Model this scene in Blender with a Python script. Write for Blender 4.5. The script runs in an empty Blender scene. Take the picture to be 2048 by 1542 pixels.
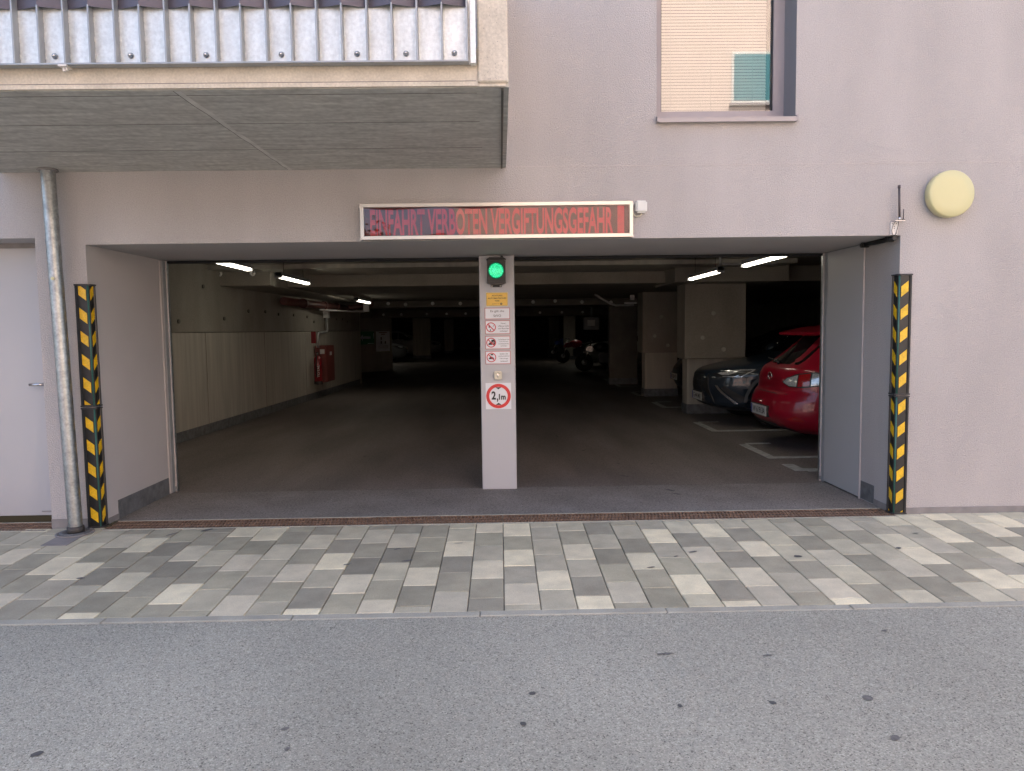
import bpy, bmesh, math, random
from math import sin, cos, pi, radians, sqrt
from mathutils import Vector, Matrix, noise
from mathutils.bvhtree import BVHTree
random.seed(7)
SC = bpy.context.scene
COL = SC.collection
# ---------------------------------------------------------------- camera
PITCH, YAW, ROLL = radians(-4.3), radians(.85), radians(.77)
fw = Vector((sin(YAW)*cos(PITCH), cos(YAW)*cos(PITCH), sin(PITCH)))
rt = Vector((cos(YAW), -sin(YAW), 0)); up = rt.cross(fw)
rt2 = rt*cos(ROLL) - up*sin(ROLL); up2 = up*cos(ROLL) + rt*sin(ROLL)
cam = bpy.data.objects.new('camera', bpy.data.cameras.new('camera')); COL.objects.link(cam)
M = Matrix((rt2, up2, -fw)).transposed().to_4x4(); M.translation = (0, -5.55, 1.45)
cam.matrix_world = M
cam.data.sensor_width = 36; cam.data.lens = 1480/2048*36; cam.data.clip_end = 400
SC.camera = cam
# ---------------------------------------------------------------- light
SUN_EL, SUN_AZ = radians(52), radians(12)      # sun stands behind the building (towards +y)
w = bpy.data.worlds.new('World'); SC.world = w; w.use_nodes = True
nt = w.node_tree; sky = nt.nodes.new('ShaderNodeTexSky'); sky.sky_type = 'NISHITA'; sky.sun_disc = False
sky.sun_elevation = SUN_EL; sky.sun_rotation = SUN_AZ; sky.dust_density = 5.; sky.ozone_density = .3; sky.air_density = .8
bg = nt.nodes['Background']; bg.inputs['Strength'].default_value = .15
nt.links.new(sky.outputs[0], bg.inputs[0])
sl = bpy.data.lights.new('sun', 'SUN'); sl.energy = 2.7; sl.angle = radians(.5); sl.color = (1, .93, .84)
so = bpy.data.objects.new('sun', sl); COL.objects.link(so)
sd = Vector((sin(SUN_AZ)*cos(SUN_EL), cos(SUN_AZ)*cos(SUN_EL), sin(SUN_EL)))
so.rotation_euler = sd.to_track_quat('Z', 'Y').to_euler(); so.location = (0, 20, 30)
vs = SC.view_settings; vs.view_transform = 'Standard'; vs.look = 'None'; vs.gamma = 1; vs.use_curve_mapping = False
vs.exposure = 2.12
SC.cycles.max_bounces = 7; SC.cycles.diffuse_bounces = 4; SC.cycles.glossy_bounces = 3; SC.cycles.caustics_reflective = False; SC.cycles.caustics_refractive = False
# ---------------------------------------------------------------- materials
MATS = {}
def mat(name, col, rough=.6, metal=0., var=.12, vscale=6., bump=0., bscale=150., col2=None, spec=.5, emit=0., coat=0., stretch=(1,1,1), fine=0., fscale=220., detail=5.):
    m = bpy.data.materials.new(name); m.use_nodes = True; MATS[name] = m
    t = m.node_tree; n = t.nodes; L = t.links.new; b = n['Principled BSDF']
    b.inputs['Roughness'].default_value = rough; b.inputs['Metallic'].default_value = metal
    b.inputs['Specular IOR Level'].default_value = spec; b.inputs['Coat Weight'].default_value = coat
    b.inputs['Coat Roughness'].default_value = .05
    c = Vector(col); c2 = Vector(col2) if col2 else c*(1+var); c1 = c if col2 else c*(1-var)
    geo = n.new('ShaderNodeNewGeometry'); mp = n.new('ShaderNodeMapping'); L(geo.outputs['Position'], mp.inputs[0])
    mp.inputs['Scale'].default_value = stretch
    nz = n.new('ShaderNodeTexNoise'); nz.inputs['Scale'].default_value = vscale; nz.inputs['Detail'].default_value = detail
    L(mp.outputs[0], nz.inputs['Vector'])
    rp = n.new('ShaderNodeValToRGB'); rp.color_ramp.elements[0].position = .3; rp.color_ramp.elements[1].position = .7
    rp.color_ramp.elements[0].color = (*c1, 1); rp.color_ramp.elements[1].color = (*c2, 1)
    L(nz.outputs[0], rp.inputs[0]); out = rp.outputs[0]
    if fine:
        f = n.new('ShaderNodeTexNoise'); f.inputs['Scale'].default_value = fscale; f.inputs['Detail'].default_value = 2
        L(geo.outputs['Position'], f.inputs['Vector'])
        mr = n.new('ShaderNodeMapRange'); mr.inputs[1].default_value = .3; mr.inputs[2].default_value = .7
        mr.inputs[3].default_value = 1-fine; mr.inputs[4].default_value = 1+fine; L(f.outputs[0], mr.inputs[0])
        mx = n.new('ShaderNodeMix'); mx.data_type = 'RGBA'; mx.blend_type = 'MULTIPLY'; mx.inputs[0].default_value = 1
        L(out, mx.inputs[6]); cc = n.new('ShaderNodeCombineColor')
        for i in range(3): L(mr.outputs[0], cc.inputs[i])
        L(cc.outputs[0], mx.inputs[7]); out = mx.outputs[2]
    L(out, b.inputs['Base Color']); m['_out'] = 1
    if bump:
        bn = n.new('ShaderNodeTexNoise'); bn.inputs['Scale'].default_value = bscale; bn.inputs['Detail'].default_value = 3
        L((geo.outputs['Position'] if name.startswith('render') else mp.outputs[0]), bn.inputs['Vector'])
        bp = n.new('ShaderNodeBump'); bp.inputs['Strength'].default_value = 1; bp.inputs['Distance'].default_value = bump
        L(bn.outputs[0], bp.inputs['Height']); L(bp.outputs[0], b.inputs['Normal'])
    if emit:
        b.inputs['Emission Color'].default_value = (*col, 1); b.inputs['Emission Strength'].default_value = emit
    return m
def glass(name, tint=(1,1,1), refl=1.0, rough=.01, dark=None):
    """thin pane: clear (or dark) behind a mirror reflection that follows Fresnel"""
    m = bpy.data.materials.new(name); m.use_nodes = True; MATS[name] = m
    t = m.node_tree; n = t.nodes; L = t.links.new; n.remove(n['Principled BSDF'])
    g = n.new('ShaderNodeBsdfGlossy'); g.inputs['Roughness'].default_value = rough
    if dark: d = n.new('ShaderNodeBsdfDiffuse'); d.inputs[0].default_value = (*dark, 1)
    else: d = n.new('ShaderNodeBsdfTransparent'); d.inputs[0].default_value = (*tint, 1)
    fr = n.new('ShaderNodeFresnel'); fr.inputs[0].default_value = 1.5
    mu = n.new('ShaderNodeMath'); mu.operation = 'MULTIPLY'; mu.use_clamp = True; mu.inputs[1].default_value = refl; L(fr.outputs[0], mu.inputs[0])
    mx = n.new('ShaderNodeMixShader'); L(mu.outputs[0], mx.inputs[0]); L(d.outputs[0], mx.inputs[1]); L(g.outputs[0], mx.inputs[2])
    L(mx.outputs[0], n['Material Output'].inputs[0]); return m
def speckle(m, scale, lo, hi, amt=1., light=None, ls=.8):
    """adds stone grains: every Voronoi cell gets its own grey"""
    t = m.node_tree; n = t.nodes; L = t.links.new; b = n['Principled BSDF']
    geo = n.new('ShaderNodeNewGeometry'); v = n.new('ShaderNodeTexVoronoi'); v.inputs['Scale'].default_value = scale
    L(geo.outputs['Position'], v.inputs['Vector'])
    sp = n.new('ShaderNodeSeparateColor'); L(v.outputs['Color'], sp.inputs[0])
    cc = n.new('ShaderNodeValToRGB'); L(sp.outputs[0], cc.inputs[0]); e_ = cc.color_ramp.elements
    e_[0].position = .0; e_[0].color = (lo*.55,)*3+(1,); e_[1].position = 1.; e_[1].color = (hi,)*3+(1,)
    for p_, v_ in ((.09, lo*1.1), (.16, .86), (.6, 1.02), (.88, 1.16)):
        q_ = e_.new(p_); q_.color = (v_,)*3+(1,)
    mx = n.new('ShaderNodeMix'); mx.data_type = 'RGBA'; mx.blend_type = 'MULTIPLY'; mx.inputs[0].default_value = amt; mx.clamp_result = False
    src = b.inputs['Base Color'].links[0].from_socket
    L(src, mx.inputs[6]); L(cc.outputs[0], mx.inputs[7]); L(mx.outputs[2], b.inputs['Base Color'])
    if not b.inputs['Normal'].links:
        bp = n.new('ShaderNodeBump'); bp.inputs['Strength'].default_value = .6; bp.inputs['Distance'].default_value = .3/scale
        L(v.outputs['Distance'], bp.inputs['Height']); bp.invert = True; L(bp.outputs[0], b.inputs['Normal'])
    return m
mat('render', (.465, .437, .428), .92, var=.075, vscale=2.0, stretch=(1, 1, .3), bump=.006, bscale=110, fine=.10, fscale=130, spec=.2)
mat('render_smooth', (.49, .465, .46), .85, var=.04, vscale=1.6, bump=.0012, bscale=160, fine=.03, spec=.25)
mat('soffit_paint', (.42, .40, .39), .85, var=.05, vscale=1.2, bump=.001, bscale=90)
mat('plinth', (.24, .225, .22), .8, var=.15, vscale=9, bump=.001)
mat('bitumen', (.13, .135, .14), .7, var=.3, vscale=14, bump=.002, bscale=60, fine=.15)
speckle(mat('asphalt', (.335, .327, .278), .85, var=.19, vscale=.42, fine=.08, fscale=50, spec=.3), 190, .66, 1.42)  # broad mottling: uneven asphalt tone plus soft light patches painted into the colour
speckle(mat('garage_asphalt', (.185, .16, .148), .62, var=.25, vscale=1.1, fine=.18, fscale=70, stretch=(1.6, .35, 1), spec=.35), 150, .6, 1.4)
speckle(mat('apron', (.235, .213, .197), .75, var=.16, vscale=2.2, fine=.16, fscale=60, spec=.35), 150, .6, 1.4)
mat('mortar', (.17, .16, .14), .9, var=.2, vscale=20)
for k, c in dict(W=(.69,.625,.475), P=(.575,.528,.408), L=(.48,.443,.345), M=(.372,.345,.27), D=(.30,.28,.222)).items():
    m = mat('slab_'+k, c, .85, var=.13, vscale=7, fine=.16, fscale=260, detail=8, bump=.0006, bscale=300, spec=.3)
    n = m.node_tree.nodes; L = m.node_tree.links.new; b = n['Principled BSDF']
    oi = n.new('ShaderNodeObjectInfo'); mr = n.new('ShaderNodeMapRange'); mr.inputs[3].default_value = .86; mr.inputs[4].default_value = 1.14
    L(oi.outputs['Random'], mr.inputs[0]); cc = n.new('ShaderNodeCombineColor')
    w2 = n.new('ShaderNodeMath'); w2.operation = 'MULTIPLY_ADD'; w2.inputs[1].default_value = .75; w2.inputs[2].default_value = .22
    L(mr.outputs[0], cc.inputs[0]); L(mr.outputs[0], cc.inputs[1]); L(mr.outputs[0], w2.inputs[0]); L(w2.outputs[0], cc.inputs[2])
    mx = n.new('ShaderNodeMix'); mx.data_type = 'RGBA'; mx.blend_type = 'MULTIPLY'; mx.inputs[0].default_value = 1
    L(b.inputs['Base Color'].links[0].from_socket, mx.inputs[6]); L(cc.outputs[0], mx.inputs[7]); L(mx.outputs[2], b.inputs['Base Color'])
mat('edging', (.37, .36, .305), .85, var=.12, vscale=7, fine=.15, bump=.001)
mat('rust', (.15, .085, .055), .85, var=.4, vscale=16, bump=.001, bscale=300, col2=(.28, .18, .12))
mat('gum', (.085, .085, .085), .8)
mat('smudge', (.14, .135, .13), .8, var=.25, vscale=60)
mat('concrete_board', (.42, .41, .375), .8, var=.1, vscale=5, stretch=(.9, 4, 1), bump=.0010, bscale=20, col2=(.60, .59, .545), fine=.13, fscale=25)
mat('concrete_cream', (.60, .54, .45), .85, var=.13, vscale=6, fine=.10, fscale=90, bump=.0015, bscale=60)
mat('joint_pale', (.62, .61, .57), .85, var=.12, vscale=12)
mat('concrete_garage', (.255, .235, .20), .85, var=.15, vscale=2.2, stretch=(1, 1, .5), bump=.001, bscale=40, fine=.1, fscale=60)
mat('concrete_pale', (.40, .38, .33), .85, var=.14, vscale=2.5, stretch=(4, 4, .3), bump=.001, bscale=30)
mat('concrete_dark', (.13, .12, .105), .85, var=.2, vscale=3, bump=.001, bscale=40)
mat('galv', (.70, .735, .735), .45, metal=.45, var=.10, vscale=16, stretch=(1.6, 1.6, .25), fine=.10, fscale=60, bump=.0003, bscale=30, spec=.6)
mat('galv_pipe', (.36, .38, .385), .38, metal=.85, var=.2, vscale=22, fine=.15, fscale=60, bump=.0004, bscale=35)
mat('galv_dark', (.36, .38, .40), .5, metal=.5, var=.12, vscale=12)
mat('steel', (.62, .62, .62), .25, metal=1, var=.05)
mat('sheet_dark', (.11, .10, .125), .45, metal=.4, var=.1)
mat('alu_frame', (.66, .62, .56), .3, metal=.55, var=.04)
mat('lug_white', (.72, .69, .66), .5)
mat('window_frame', (.40, .36, .37), .5, var=.03)
mat('reveal', (.30, .29, .295), .85, var=.05, vscale=3, bump=.001, bscale=140)
mat('blind', (.80, .74, .69), .6, var=.02)
mat('sill', (.36, .33, .335), .45, metal=.2, var=.04)
mat('door_paint', (.47, .465, .475), .55, var=.02, vscale=1)
mat('panel_grey', (.44, .44, .445), .5, var=.03, vscale=1)
mat('frame_light', (.50, .46, .45), .5, var=.06)
mat('rubber', (.016, .016, .017), .42, var=.2, vscale=30, spec=.5)
mat('rubber_edge', (.03, .03, .033), .55, var=.2)
mat('yellow_reflector', (.76, .46, .012), .45, var=.14, vscale=22, coat=.25, fine=.12, fscale=120)
mat('teal_trim', (.03, .12, .10), .4)
mat('plastic_white', (.70, .70, .67), .45, var=.02)
mat('plastic_cream', (.68, .63, .50), .45, var=.03)
mat('opal', (.61, .575, .315), .35, var=.02, vscale=3, coat=.2)
mat('black', (.012, .012, .012), .5)
mat('black_matt', (.006, .006, .007), .8)
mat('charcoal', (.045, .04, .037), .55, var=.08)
mat('antenna', (.07, .06, .065), .5)
mat('sign_white', (.72, .73, .76), .35, var=.02)
mat('sign_back', (.42, .27, .265), .4, var=.03)
mat('sign_red', (.55, .045, .06), .4)
mat('ring_red', (.62, .03, .03), .38)
mat('sign_yellow', (.78, .48, .07), .4, var=.03)
mat('sign_yellow_pale', (.85, .66, .27), .4)
mat('ink', (.02, .018, .018), .5)
mat('ink_brown', (.10, .06, .02), .5)
mat('led_panel', (.13, .010, .014), .6, var=.15, vscale=20)
mat('led_red', (.66, .010, .032), .5, var=.08, vscale=40)
mat('green_lens', (.0, .42, .17), .3, emit=.24)
mat('green_led', (.10, 1., .50), .3, emit=.30)
mat('green_rim', (.0, .10, .045), .4)
mat('tube_lit', (1., .925, .76), .5, emit=3.3, var=0)
mat('lamp_body', (.30, .31, .32), .5)
mat('fire_red', (.25, .01, .018), .35, coat=.4)
mat('cabinet_red', (.15, .03, .025), .5, var=.1)
mat('green_sign', (.01, .16, .05), .5)
mat('pipe_dark', (.09, .03, .025), .5)
mat('pipe_grey', (.42, .42, .42), .4, metal=.4)
mat('line_paint', (.42, .42, .40), .8, var=.25, vscale=14, fine=.2)
mat('peach', (.74, .59, .51), .9, var=.04, vscale=1)
mat('pink_wall', (.62, .45, .42), .9, var=.05, vscale=1)
mat('teal_pane', (.09, .26, .30), .2)
mat('leaf', (.055, .10, .03), .7, var=.4, vscale=6)
mat('bark', (.12, .09, .07), .9)
for nm, c in dict(paint_red=(.30, .002, .018), paint_navy=(.014, .023, .036), paint_black=(.008, .008, .009), paint_white=(.48, .48, .46), paint_grey=(.11, .115, .12)).items():
    mat(nm, c, .35, metal=.0, var=.02, coat=.6, spec=.25)
mat('tyre', (.012, .012, .012), .8)
mat('rim', (.35, .36, .37), .3, metal=.9)
mat('lamp_clear', (.55, .56, .56), .12, var=.25, vscale=60, coat=.8, metal=.3)
mat('lamp_red', (.38, .01, .012), .12, coat=.8)
mat('chrome', (.75, .75, .75), .12, metal=1)
mat('trim_black', (.014, .014, .015), .45, coat=.2)
mat('cladding', (.06, .065, .07), .5)
mat('plate_white', (.66, .66, .64), .4)
mat('plate_blue', (.015, .06, .32), .4)
glass('pane', (.93, .95, .95), 3.4)
glass('led_cover', (.95, .92, .92), 1.7, .01)
glass('car_glass', refl=1.6, dark=(.006, .007, .008))
# ---------------------------------------------------------------- mesh helpers
class MB:
    def __init__(s): s.v = []; s.f = []; s.sm = []
    def add(s, vs_, fs_, smooth=False):
        o = len(s.v); s.v += [tuple(p) for p in vs_]; s.f += [tuple(i+o for i in f) for f in fs_]; s.sm += [smooth]*len(fs_); return s
    def box(s, x0, x1, y0, y1, z0, z1):
        v = [(x, y, z) for z in (z0, z1) for y in (y0, y1) for x in (x0, x1)]
        return s.add(v, [(0,2,3,1),(4,5,7,6),(0,1,5,4),(2,6,7,3),(0,4,6,2),(1,3,7,5)])
    def obox(s, p0, p1, wdt, z0, z1):
        """box along a horizontal segment"""
        a = Vector((p0[0], p0[1])); b = Vector((p1[0], p1[1])); d = (b-a).normalized(); q = Vector((-d.y, d.x))*wdt/2
        c = [a-q, b-q, b+q, a+q]
        v = [(p.x, p.y, z) for z in (z0, z1) for p in c]
        return s.add(v, [(3,2,1,0),(4,5,6,7),(0,1,5,4),(1,2,6,5),(2,3,7,6),(3,0,4,7)])
    def prism(s, pts, axis, a0, a1):
        """polygon pts (2d) extruded along axis: 'y' -> (x,z), 'x' -> (y,z), 'z' -> (x,y)"""
        def P(p, a): return (p[0], a, p[1]) if axis == 'y' else (a, p[0], p[1]) if axis == 'x' else (p[0], p[1], a)
        n = len(pts); v = [P(p, a0) for p in pts]+[P(p, a1) for p in pts]
        return s.add(v, [tuple(range(n)), tuple(range(2*n-1, n-1, -1))]+[(i, n+i, n+(i+1) % n, (i+1) % n) for i in range(n)])
    def cyl(s, p0, p1, r0, r1=None, n=16, caps=True, smooth=True):
        r1 = r0 if r1 is None else r1
        p0 = Vector(p0); p1 = Vector(p1); d = (p1-p0).normalized(); a = d.orthogonal().normalized(); b = d.cross(a)
        ring = [a*cos(2*pi*i/n)+b*sin(2*pi*i/n) for i in range(n)]
        v = [p0+q*r0 for q in ring]+[p1+q*r1 for q in ring]
        s.add(v, [(i, (i+1) % n, n+(i+1) % n, n+i) for i in range(n)], smooth)
        if caps: s.add(v, [tuple(range(n-1, -1, -1)), tuple(range(n, 2*n))])
        return s
    def tube(s, path, r, n=8):
        path = [Vector(p) for p in path]; rings = []; ref = None
        for i, p in enumerate(path):
            d = (path[min(i+1, len(path)-1)]-path[max(i-1, 0)]).normalized()
            if ref is None: ref = d.orthogonal().normalized()
            a = (ref-d*ref.dot(d)).normalized(); ref = a; b = d.cross(a)
            rings.append([p+(a*cos(2*pi*k/n)+b*sin(2*pi*k/n))*r for k in range(n)])
        v = [q for g in rings for q in g]; m = len(path)
        s.add(v, [(i*n+k, i*n+(k+1) % n, (i+1)*n+(k+1) % n, (i+1)*n+k) for i in range(m-1) for k in range(n)], True)
        return s.add(v, [tuple(range(n-1, -1, -1)), tuple((m-1)*n+k for k in range(n))])
    def ring(s, r0, r1, c, h, n=48):
        """flat annulus facing -y, h thick"""
        v = []
        for r, yy in ((r0, 0), (r1, 0), (r1, -h), (r0, -h)):
            v += [(c[0]+r*cos(2*pi*i/n), c[1]+yy, c[2]+r*sin(2*pi*i/n)) for i in range(n)]
        return s.add(v, [(j*n+k, j*n+(k+1) % n, ((j+1) % 4)*n+(k+1) % n, ((j+1) % 4)*n+k) for j in range(4) for k in range(n)])
    def lathe(s, prof, c, axis='y', n=32, smooth=True):
        """prof: (radius, offset along axis)"""
        v = []
        for r, h in prof:
            for i in range(n):
                a = 2*pi*i/n; u, w_ = r*cos(a), r*sin(a)
                v.append((c[0]+u, c[1]+h, c[2]+w_) if axis == 'y' else (c[0]+h, c[1]+u, c[2]+w_) if axis == 'x' else (c[0]+u, c[1]+w_, c[2]+h))
        m = len(prof); f = [(i*n+k, i*n+(k+1) % n, (i+1)*n+(k+1) % n, (i+1)*n+k) for i in range(m-1) for k in range(n)]
        return s.add(v, f+[tuple(range(n)), tuple((m-1)*n+k for k in range(n-1, -1, -1))], smooth)
    def mesh(s, name, bevel=0, seg=1):
        me = bpy.data.meshes.new(name); me.from_pydata(s.v, [], s.f)
        for p, q in zip(me.polygons, s.sm): p.use_smooth = q
        bm = bmesh.new(); bm.from_mesh(me)
        bmesh.ops.remove_doubles(bm, verts=bm.verts, dist=1e-6)
        bmesh.ops.recalc_face_normals(bm, faces=bm.faces)
        if bevel: bmesh.ops.bevel(bm, geom=list(bm.edges), offset=bevel, segments=seg, affect='EDGES', clamp_overlap=True)
        bm.to_mesh(me); bm.free(); return me
    def build(s, name, material, parent=None, bevel=0, seg=1):
        return link(name, s.mesh(name, bevel, seg), material, parent)
def link(name, me, material, parent=None):
    o = bpy.data.objects.new(name, me); COL.objects.link(o)
    if material and not me.materials: me.materials.append(MATS[material])
    if parent: o.parent = parent
    return o
def tag(o, label, cat, group=None):
    o['label'] = label; o['category'] = cat
    if group: o['group'] = group
    return o
def thing(name, label, cat, loc=(0, 0, 0), rz=0., group=None):
    o = bpy.data.objects.new(name, None); COL.objects.link(o); o.location = loc; o.rotation_euler.z = rz; o.empty_display_size = .1
    return tag(o, label, cat, group)
def struct(o): o['kind'] = 'structure'; return o
def stuff(o): o['kind'] = 'stuff'; return o
def copy_tree(o, parent=None):
    c = o.copy(); COL.objects.link(c); c.parent = parent
    for ch in o.children: copy_tree(ch, c)
    return c
def text_mesh(s_, wdt, h, name='lettering', extrude=.0004, bold=0., spacing=1.):
    cu = bpy.data.curves.new(name, 'FONT'); cu.body = s_; cu.align_x = 'CENTER'; cu.extrude = 0; cu.offset = bold; cu.space_line = .95; cu.space_character = spacing
    cu.resolution_u = 4
    ob = bpy.data.objects.new(name, cu); COL.objects.link(ob)
    me = bpy.data.meshes.new_from_object(ob.evaluated_get(bpy.context.evaluated_depsgraph_get()))
    bpy.data.objects.remove(ob); bpy.data.curves.remove(cu)
    xs = [v.co.x for v in me.vertices]; ys = [v.co.y for v in me.vertices]
    x0, x1, y0, y1 = min(xs), max(xs), min(ys), max(ys); k = h/(y1-y0); kx = wdt/(x1-x0) if wdt else k
    for v in me.vertices: v.co = ((v.co.x-(x0+x1)/2)*kx, 0, (v.co.y-(y0+y1)/2)*k)
    return me
def text(s_, x, z, y, wdt, h, material, parent, name='lettering', **k):
    """flat lettering centred on (x, z), facing -y at depth y"""
    o = link(name, text_mesh(s_, wdt, h, name, **k), material, parent); o.location = (x, y, z); return o
def rect_wall(mb, y, xs, zs, holes, back=None):
    """vertical sheet at depth y with rectangular openings (x0, x1, z0, z1)"""
    for i in range(len(xs)-1):
        for j in range(len(zs)-1):
            cx, cz = (xs[i]+xs[i+1])/2, (zs[j]+zs[j+1])/2
            if any(h[0] < cx < h[1] and h[2] < cz < h[3] for h in holes): continue
            mb.add([(xs[i], y, zs[j]), (xs[i+1], y, zs[j]), (xs[i+1], y, zs[j+1]), (xs[i], y, zs[j+1])], [(0, 1, 2, 3)])
# ================================================================ GROUND
SL = .037
def gz(y): return SL*min(y, 0)
road = MB().add([(-60, -60, gz(-60)+1.6), (60, -60, gz(-60)+1.6), (60, -12, gz(-12)), (-60, -12, gz(-12)), (60, -1.72, gz(-1.72)-.004), (-60, -1.72, gz(-1.72)-.004)], [(0,1,2,3), (3,2,4,5)]).build('road', 'asphalt')
struct(road)
for (x, y, a, b, r) in [(-1.755, -2.865, .024, .017, .5), (.115, -2.508, .016, .014, 0), (.069, -2.736, .013, .016, .5), (.716, -2.629, .010, .0135, .2), (1.102, -2.621, .014, .016, 1), (1.507, -2.598, .022, .022, .1), (1.47, -2.882, .022, .016, .4), (-.869, -2.735, .016, .010, .4), (-.822, -2.868, .014, .009, 1.2), (.754, -2.178, .05, .008, .1), (1.227, -2.213, .03, .006, .1), (1.9, -1.98, .02, .008, .3), (-1.3, -4.1, .03, .02, .3), (2.3, -4.6, .03, .02, .8)]:
    pts = [(x+(a*cos(t)*cos(r)-b*sin(t)*sin(r))*random.uniform(.8, 1.15), y+(a*cos(t)*sin(r)+b*sin(t)*cos(r))*random.uniform(.8, 1.15)) for t in [2*pi*i/14 for i in range(14)]]
    MB().add([(p[0], p[1], gz(p[1])-.004+.0035) for p in pts], [tuple(range(14))]).build('tar_spot', 'gum' if b > .013 and x < 1.4 else 'smudge', road)
pav = MB()
for x0, x1 in ((-14, 14),):
    pav.add([(x0, 0, -.012), (x1, 0, -.012), (x1, -1.72, gz(-1.72)-.012), (x0, -1.72, gz(-1.72)-.012), (x0, 0, -.2), (x1, 0, -.2), (x1, -1.72, -.3), (x0, -1.72, -.3)], [(0,1,2,3), (4,5,6,7), (0,3,7,4), (1,2,6,5), (0,1,5,4), (3,2,6,7)])
pavement = struct(pav.build('pavement', 'mortar'))
TONES = {-18:'LMLLMM', -17:'LLWMLM', -16:'LLMMLM', -15:'LPWMWM', -14:'MPDWLM', -13:'MPMDLM', -12:'MDMPDW', -11:'MMPDMM', -10:'PMLMWM', -9:'PDWMLM', -8:'MMPLLW', -7:'MPMWML', -6:'LMWLMW', -5:'MPMDWM', -4:'MPDLMW', -3:'MMDWDL',
 -2:'LLWMMP', -1:'WMLWMM', 0:'WMWLWL', 1:'LLLLWL', 2:'LMWLMW', 3:'MLDMPM', 4:'MLDPMD', 5:'LWLMWL', 6:'PMWLMW', 7:'LWLMWP', 8:'LMWMLM', 9:'LLLMWW', 10:'MLDPLM', 11:'DMLDMP', 12:'PMLPDM', 13:'LLPWMP', 14:'PLPMWP', 15:'PWMLWL', 16:'WMMWML', 17:'PWMLWM', 18:'WMPMWL', 19:'LPMWLM', 20:'MWLPMW', 21:'LMPWML'}
def slab_mesh(l, name='paving_slab'):
    g = .0028; c = .0035; wx = .1-g; wy = l/2-g
    v = [(sx*wx, sy*wy, -.03) for sx, sy in ((-1,-1),(1,-1),(1,1),(-1,1))]+[(sx*wx, sy*wy, -c) for sx, sy in ((-1,-1),(1,-1),(1,1),(-1,1))]+[(sx*(wx-c), sy*(wy-c), 0) for sx, sy in ((-1,-1),(1,-1),(1,1),(-1,1))]
    f = [(8,9,10,11)]+[(i, (i+1) % 4, 4+(i+1) % 4, 4+i) for i in range(4)]+[(4+i, 4+(i+1) % 4, 8+(i+1) % 4, 8+i) for i in range(4)]
    me = bpy.data.meshes.new(name); me.from_pydata(v, [], f); return me
slabs = {}; tilt = math.atan(SL)
far = {k: MB() for k in 'WPLMD'}
for c in range(-45, 46):
    ph = (.375, .175, .277)[c % 3] if True else 0
    row = TONES.get(c) or ''.join(random.choice('WPLLMMMD') for _ in range(6))
    ys = [-.062 if abs(c*.2+.1) < 3.05 else -.004]
    if c % 3 == 0: ys.append(-.0775) if ys[0] > -.05 else ys.__setitem__(0, -.0775)
    y = -ph
    while y > -1.6: ys.append(y); y -= .3
    ys.append(-1.655)
    if c % 3 == 0 and abs(c*.2+.1) >= 3.05: row = 'P'+row
    for i in range(len(ys)-1):
        l = ys[i]-ys[i+1]; t = row[min(i, len(row)-1)]; yc = (ys[i]+ys[i+1])/2
        if l < .02: continue
        dz = random.uniform(-.0012, .0012)
        if -21 <= c <= 21:
            key = (round(l, 3), t)
            if key not in slabs: slabs[key] = slab_mesh(l); slabs[key].materials.append(MATS['slab_'+t])
            o = link('paving_slab', slabs[key], None, pavement); o.location = (c*.2+.1, yc, gz(yc)+dz)
            o.rotation_euler = (tilt+random.uniform(-.002, .002), random.uniform(-.002, .002), random.uniform(-.002, .002))
        else:
            q = slab_mesh(l); far[t].add([(v.co.x+c*.2+.1, v.co.y+yc, v.co.z+gz(yc+v.co.y)+dz) for v in q.vertices], [tuple(p.vertices) for p in q.polygons]); bpy.data.meshes.remove(q)
for k, mb in far.items():
    if mb.v: stuff(mb.build('distant_slabs', 'slab_'+k, pavement))
kerb = thing('edging_kerb', 'flush pale concrete edging strip between paving slabs and asphalt road', 'kerb')
kerb['kind'] = 'structure'; del kerb['label']; del kerb['category']
em = MB().add([(-.498, -.03, -.1), (.498, -.03, -.1), (.498, .03, -.1), (-.498, .03, -.1), (-.498, -.03, .0), (.498, -.03, .0), (.498, .03, .0), (-.498, .03, .0)], [(0,1,2,3),(4,5,6,7),(0,1,5,4),(1,2,6,5),(2,3,7,6),(3,0,4,7)]).mesh('edging_stone', .004)
em.materials.append(MATS['edging'])
for i in range(-12, 13):
    o = link('edging_stone', em, None, kerb); o.location = (i+.37, -1.688, gz(-1.688)+random.uniform(0, .003)); o.rotation_euler = (tilt, 0, random.uniform(-.002, .002))
# smudges on the slabs
for (x, y, a, b, r) in [(-2.42, -.2, .05, .012, .9), (-2.2, -.12, .05, .016, .7), (-.72, -.62, .03, .012, .6), (-.62, -.85, .04, .014, .3), (-1.0, -.9, .03, .01, .4), (2.62, -.78, .022, .016, .3), (1.9, -.9, .03, .02, 0), (2.2, -.22, .014, .008, .4), (1.25, -.78, .035, .012, .3), (2.9, -.48, .03, .006, .1), (.92, -1.05, .03, .008, .2), (-2.6, -1.06, .028, .014, .1), (-.31, -.52, .03, .006, .1), (1.12, -.86, .02, .009, .4)]:
    pts = [(x+(a*cos(t)*cos(r)-b*sin(t)*sin(r))*random.uniform(.75, 1.15), y+(a*cos(t)*sin(r)+b*sin(t)*cos(r))*random.uniform(.75, 1.15)) for t in [2*pi*i/12 for i in range(12)]]
    MB().add([(p[0], p[1], gz(p[1])+.0032) for p in pts], [tuple(range(12))]).build('dirt_spot', 'smudge' if b < .016 else 'gum', pavement)
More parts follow.
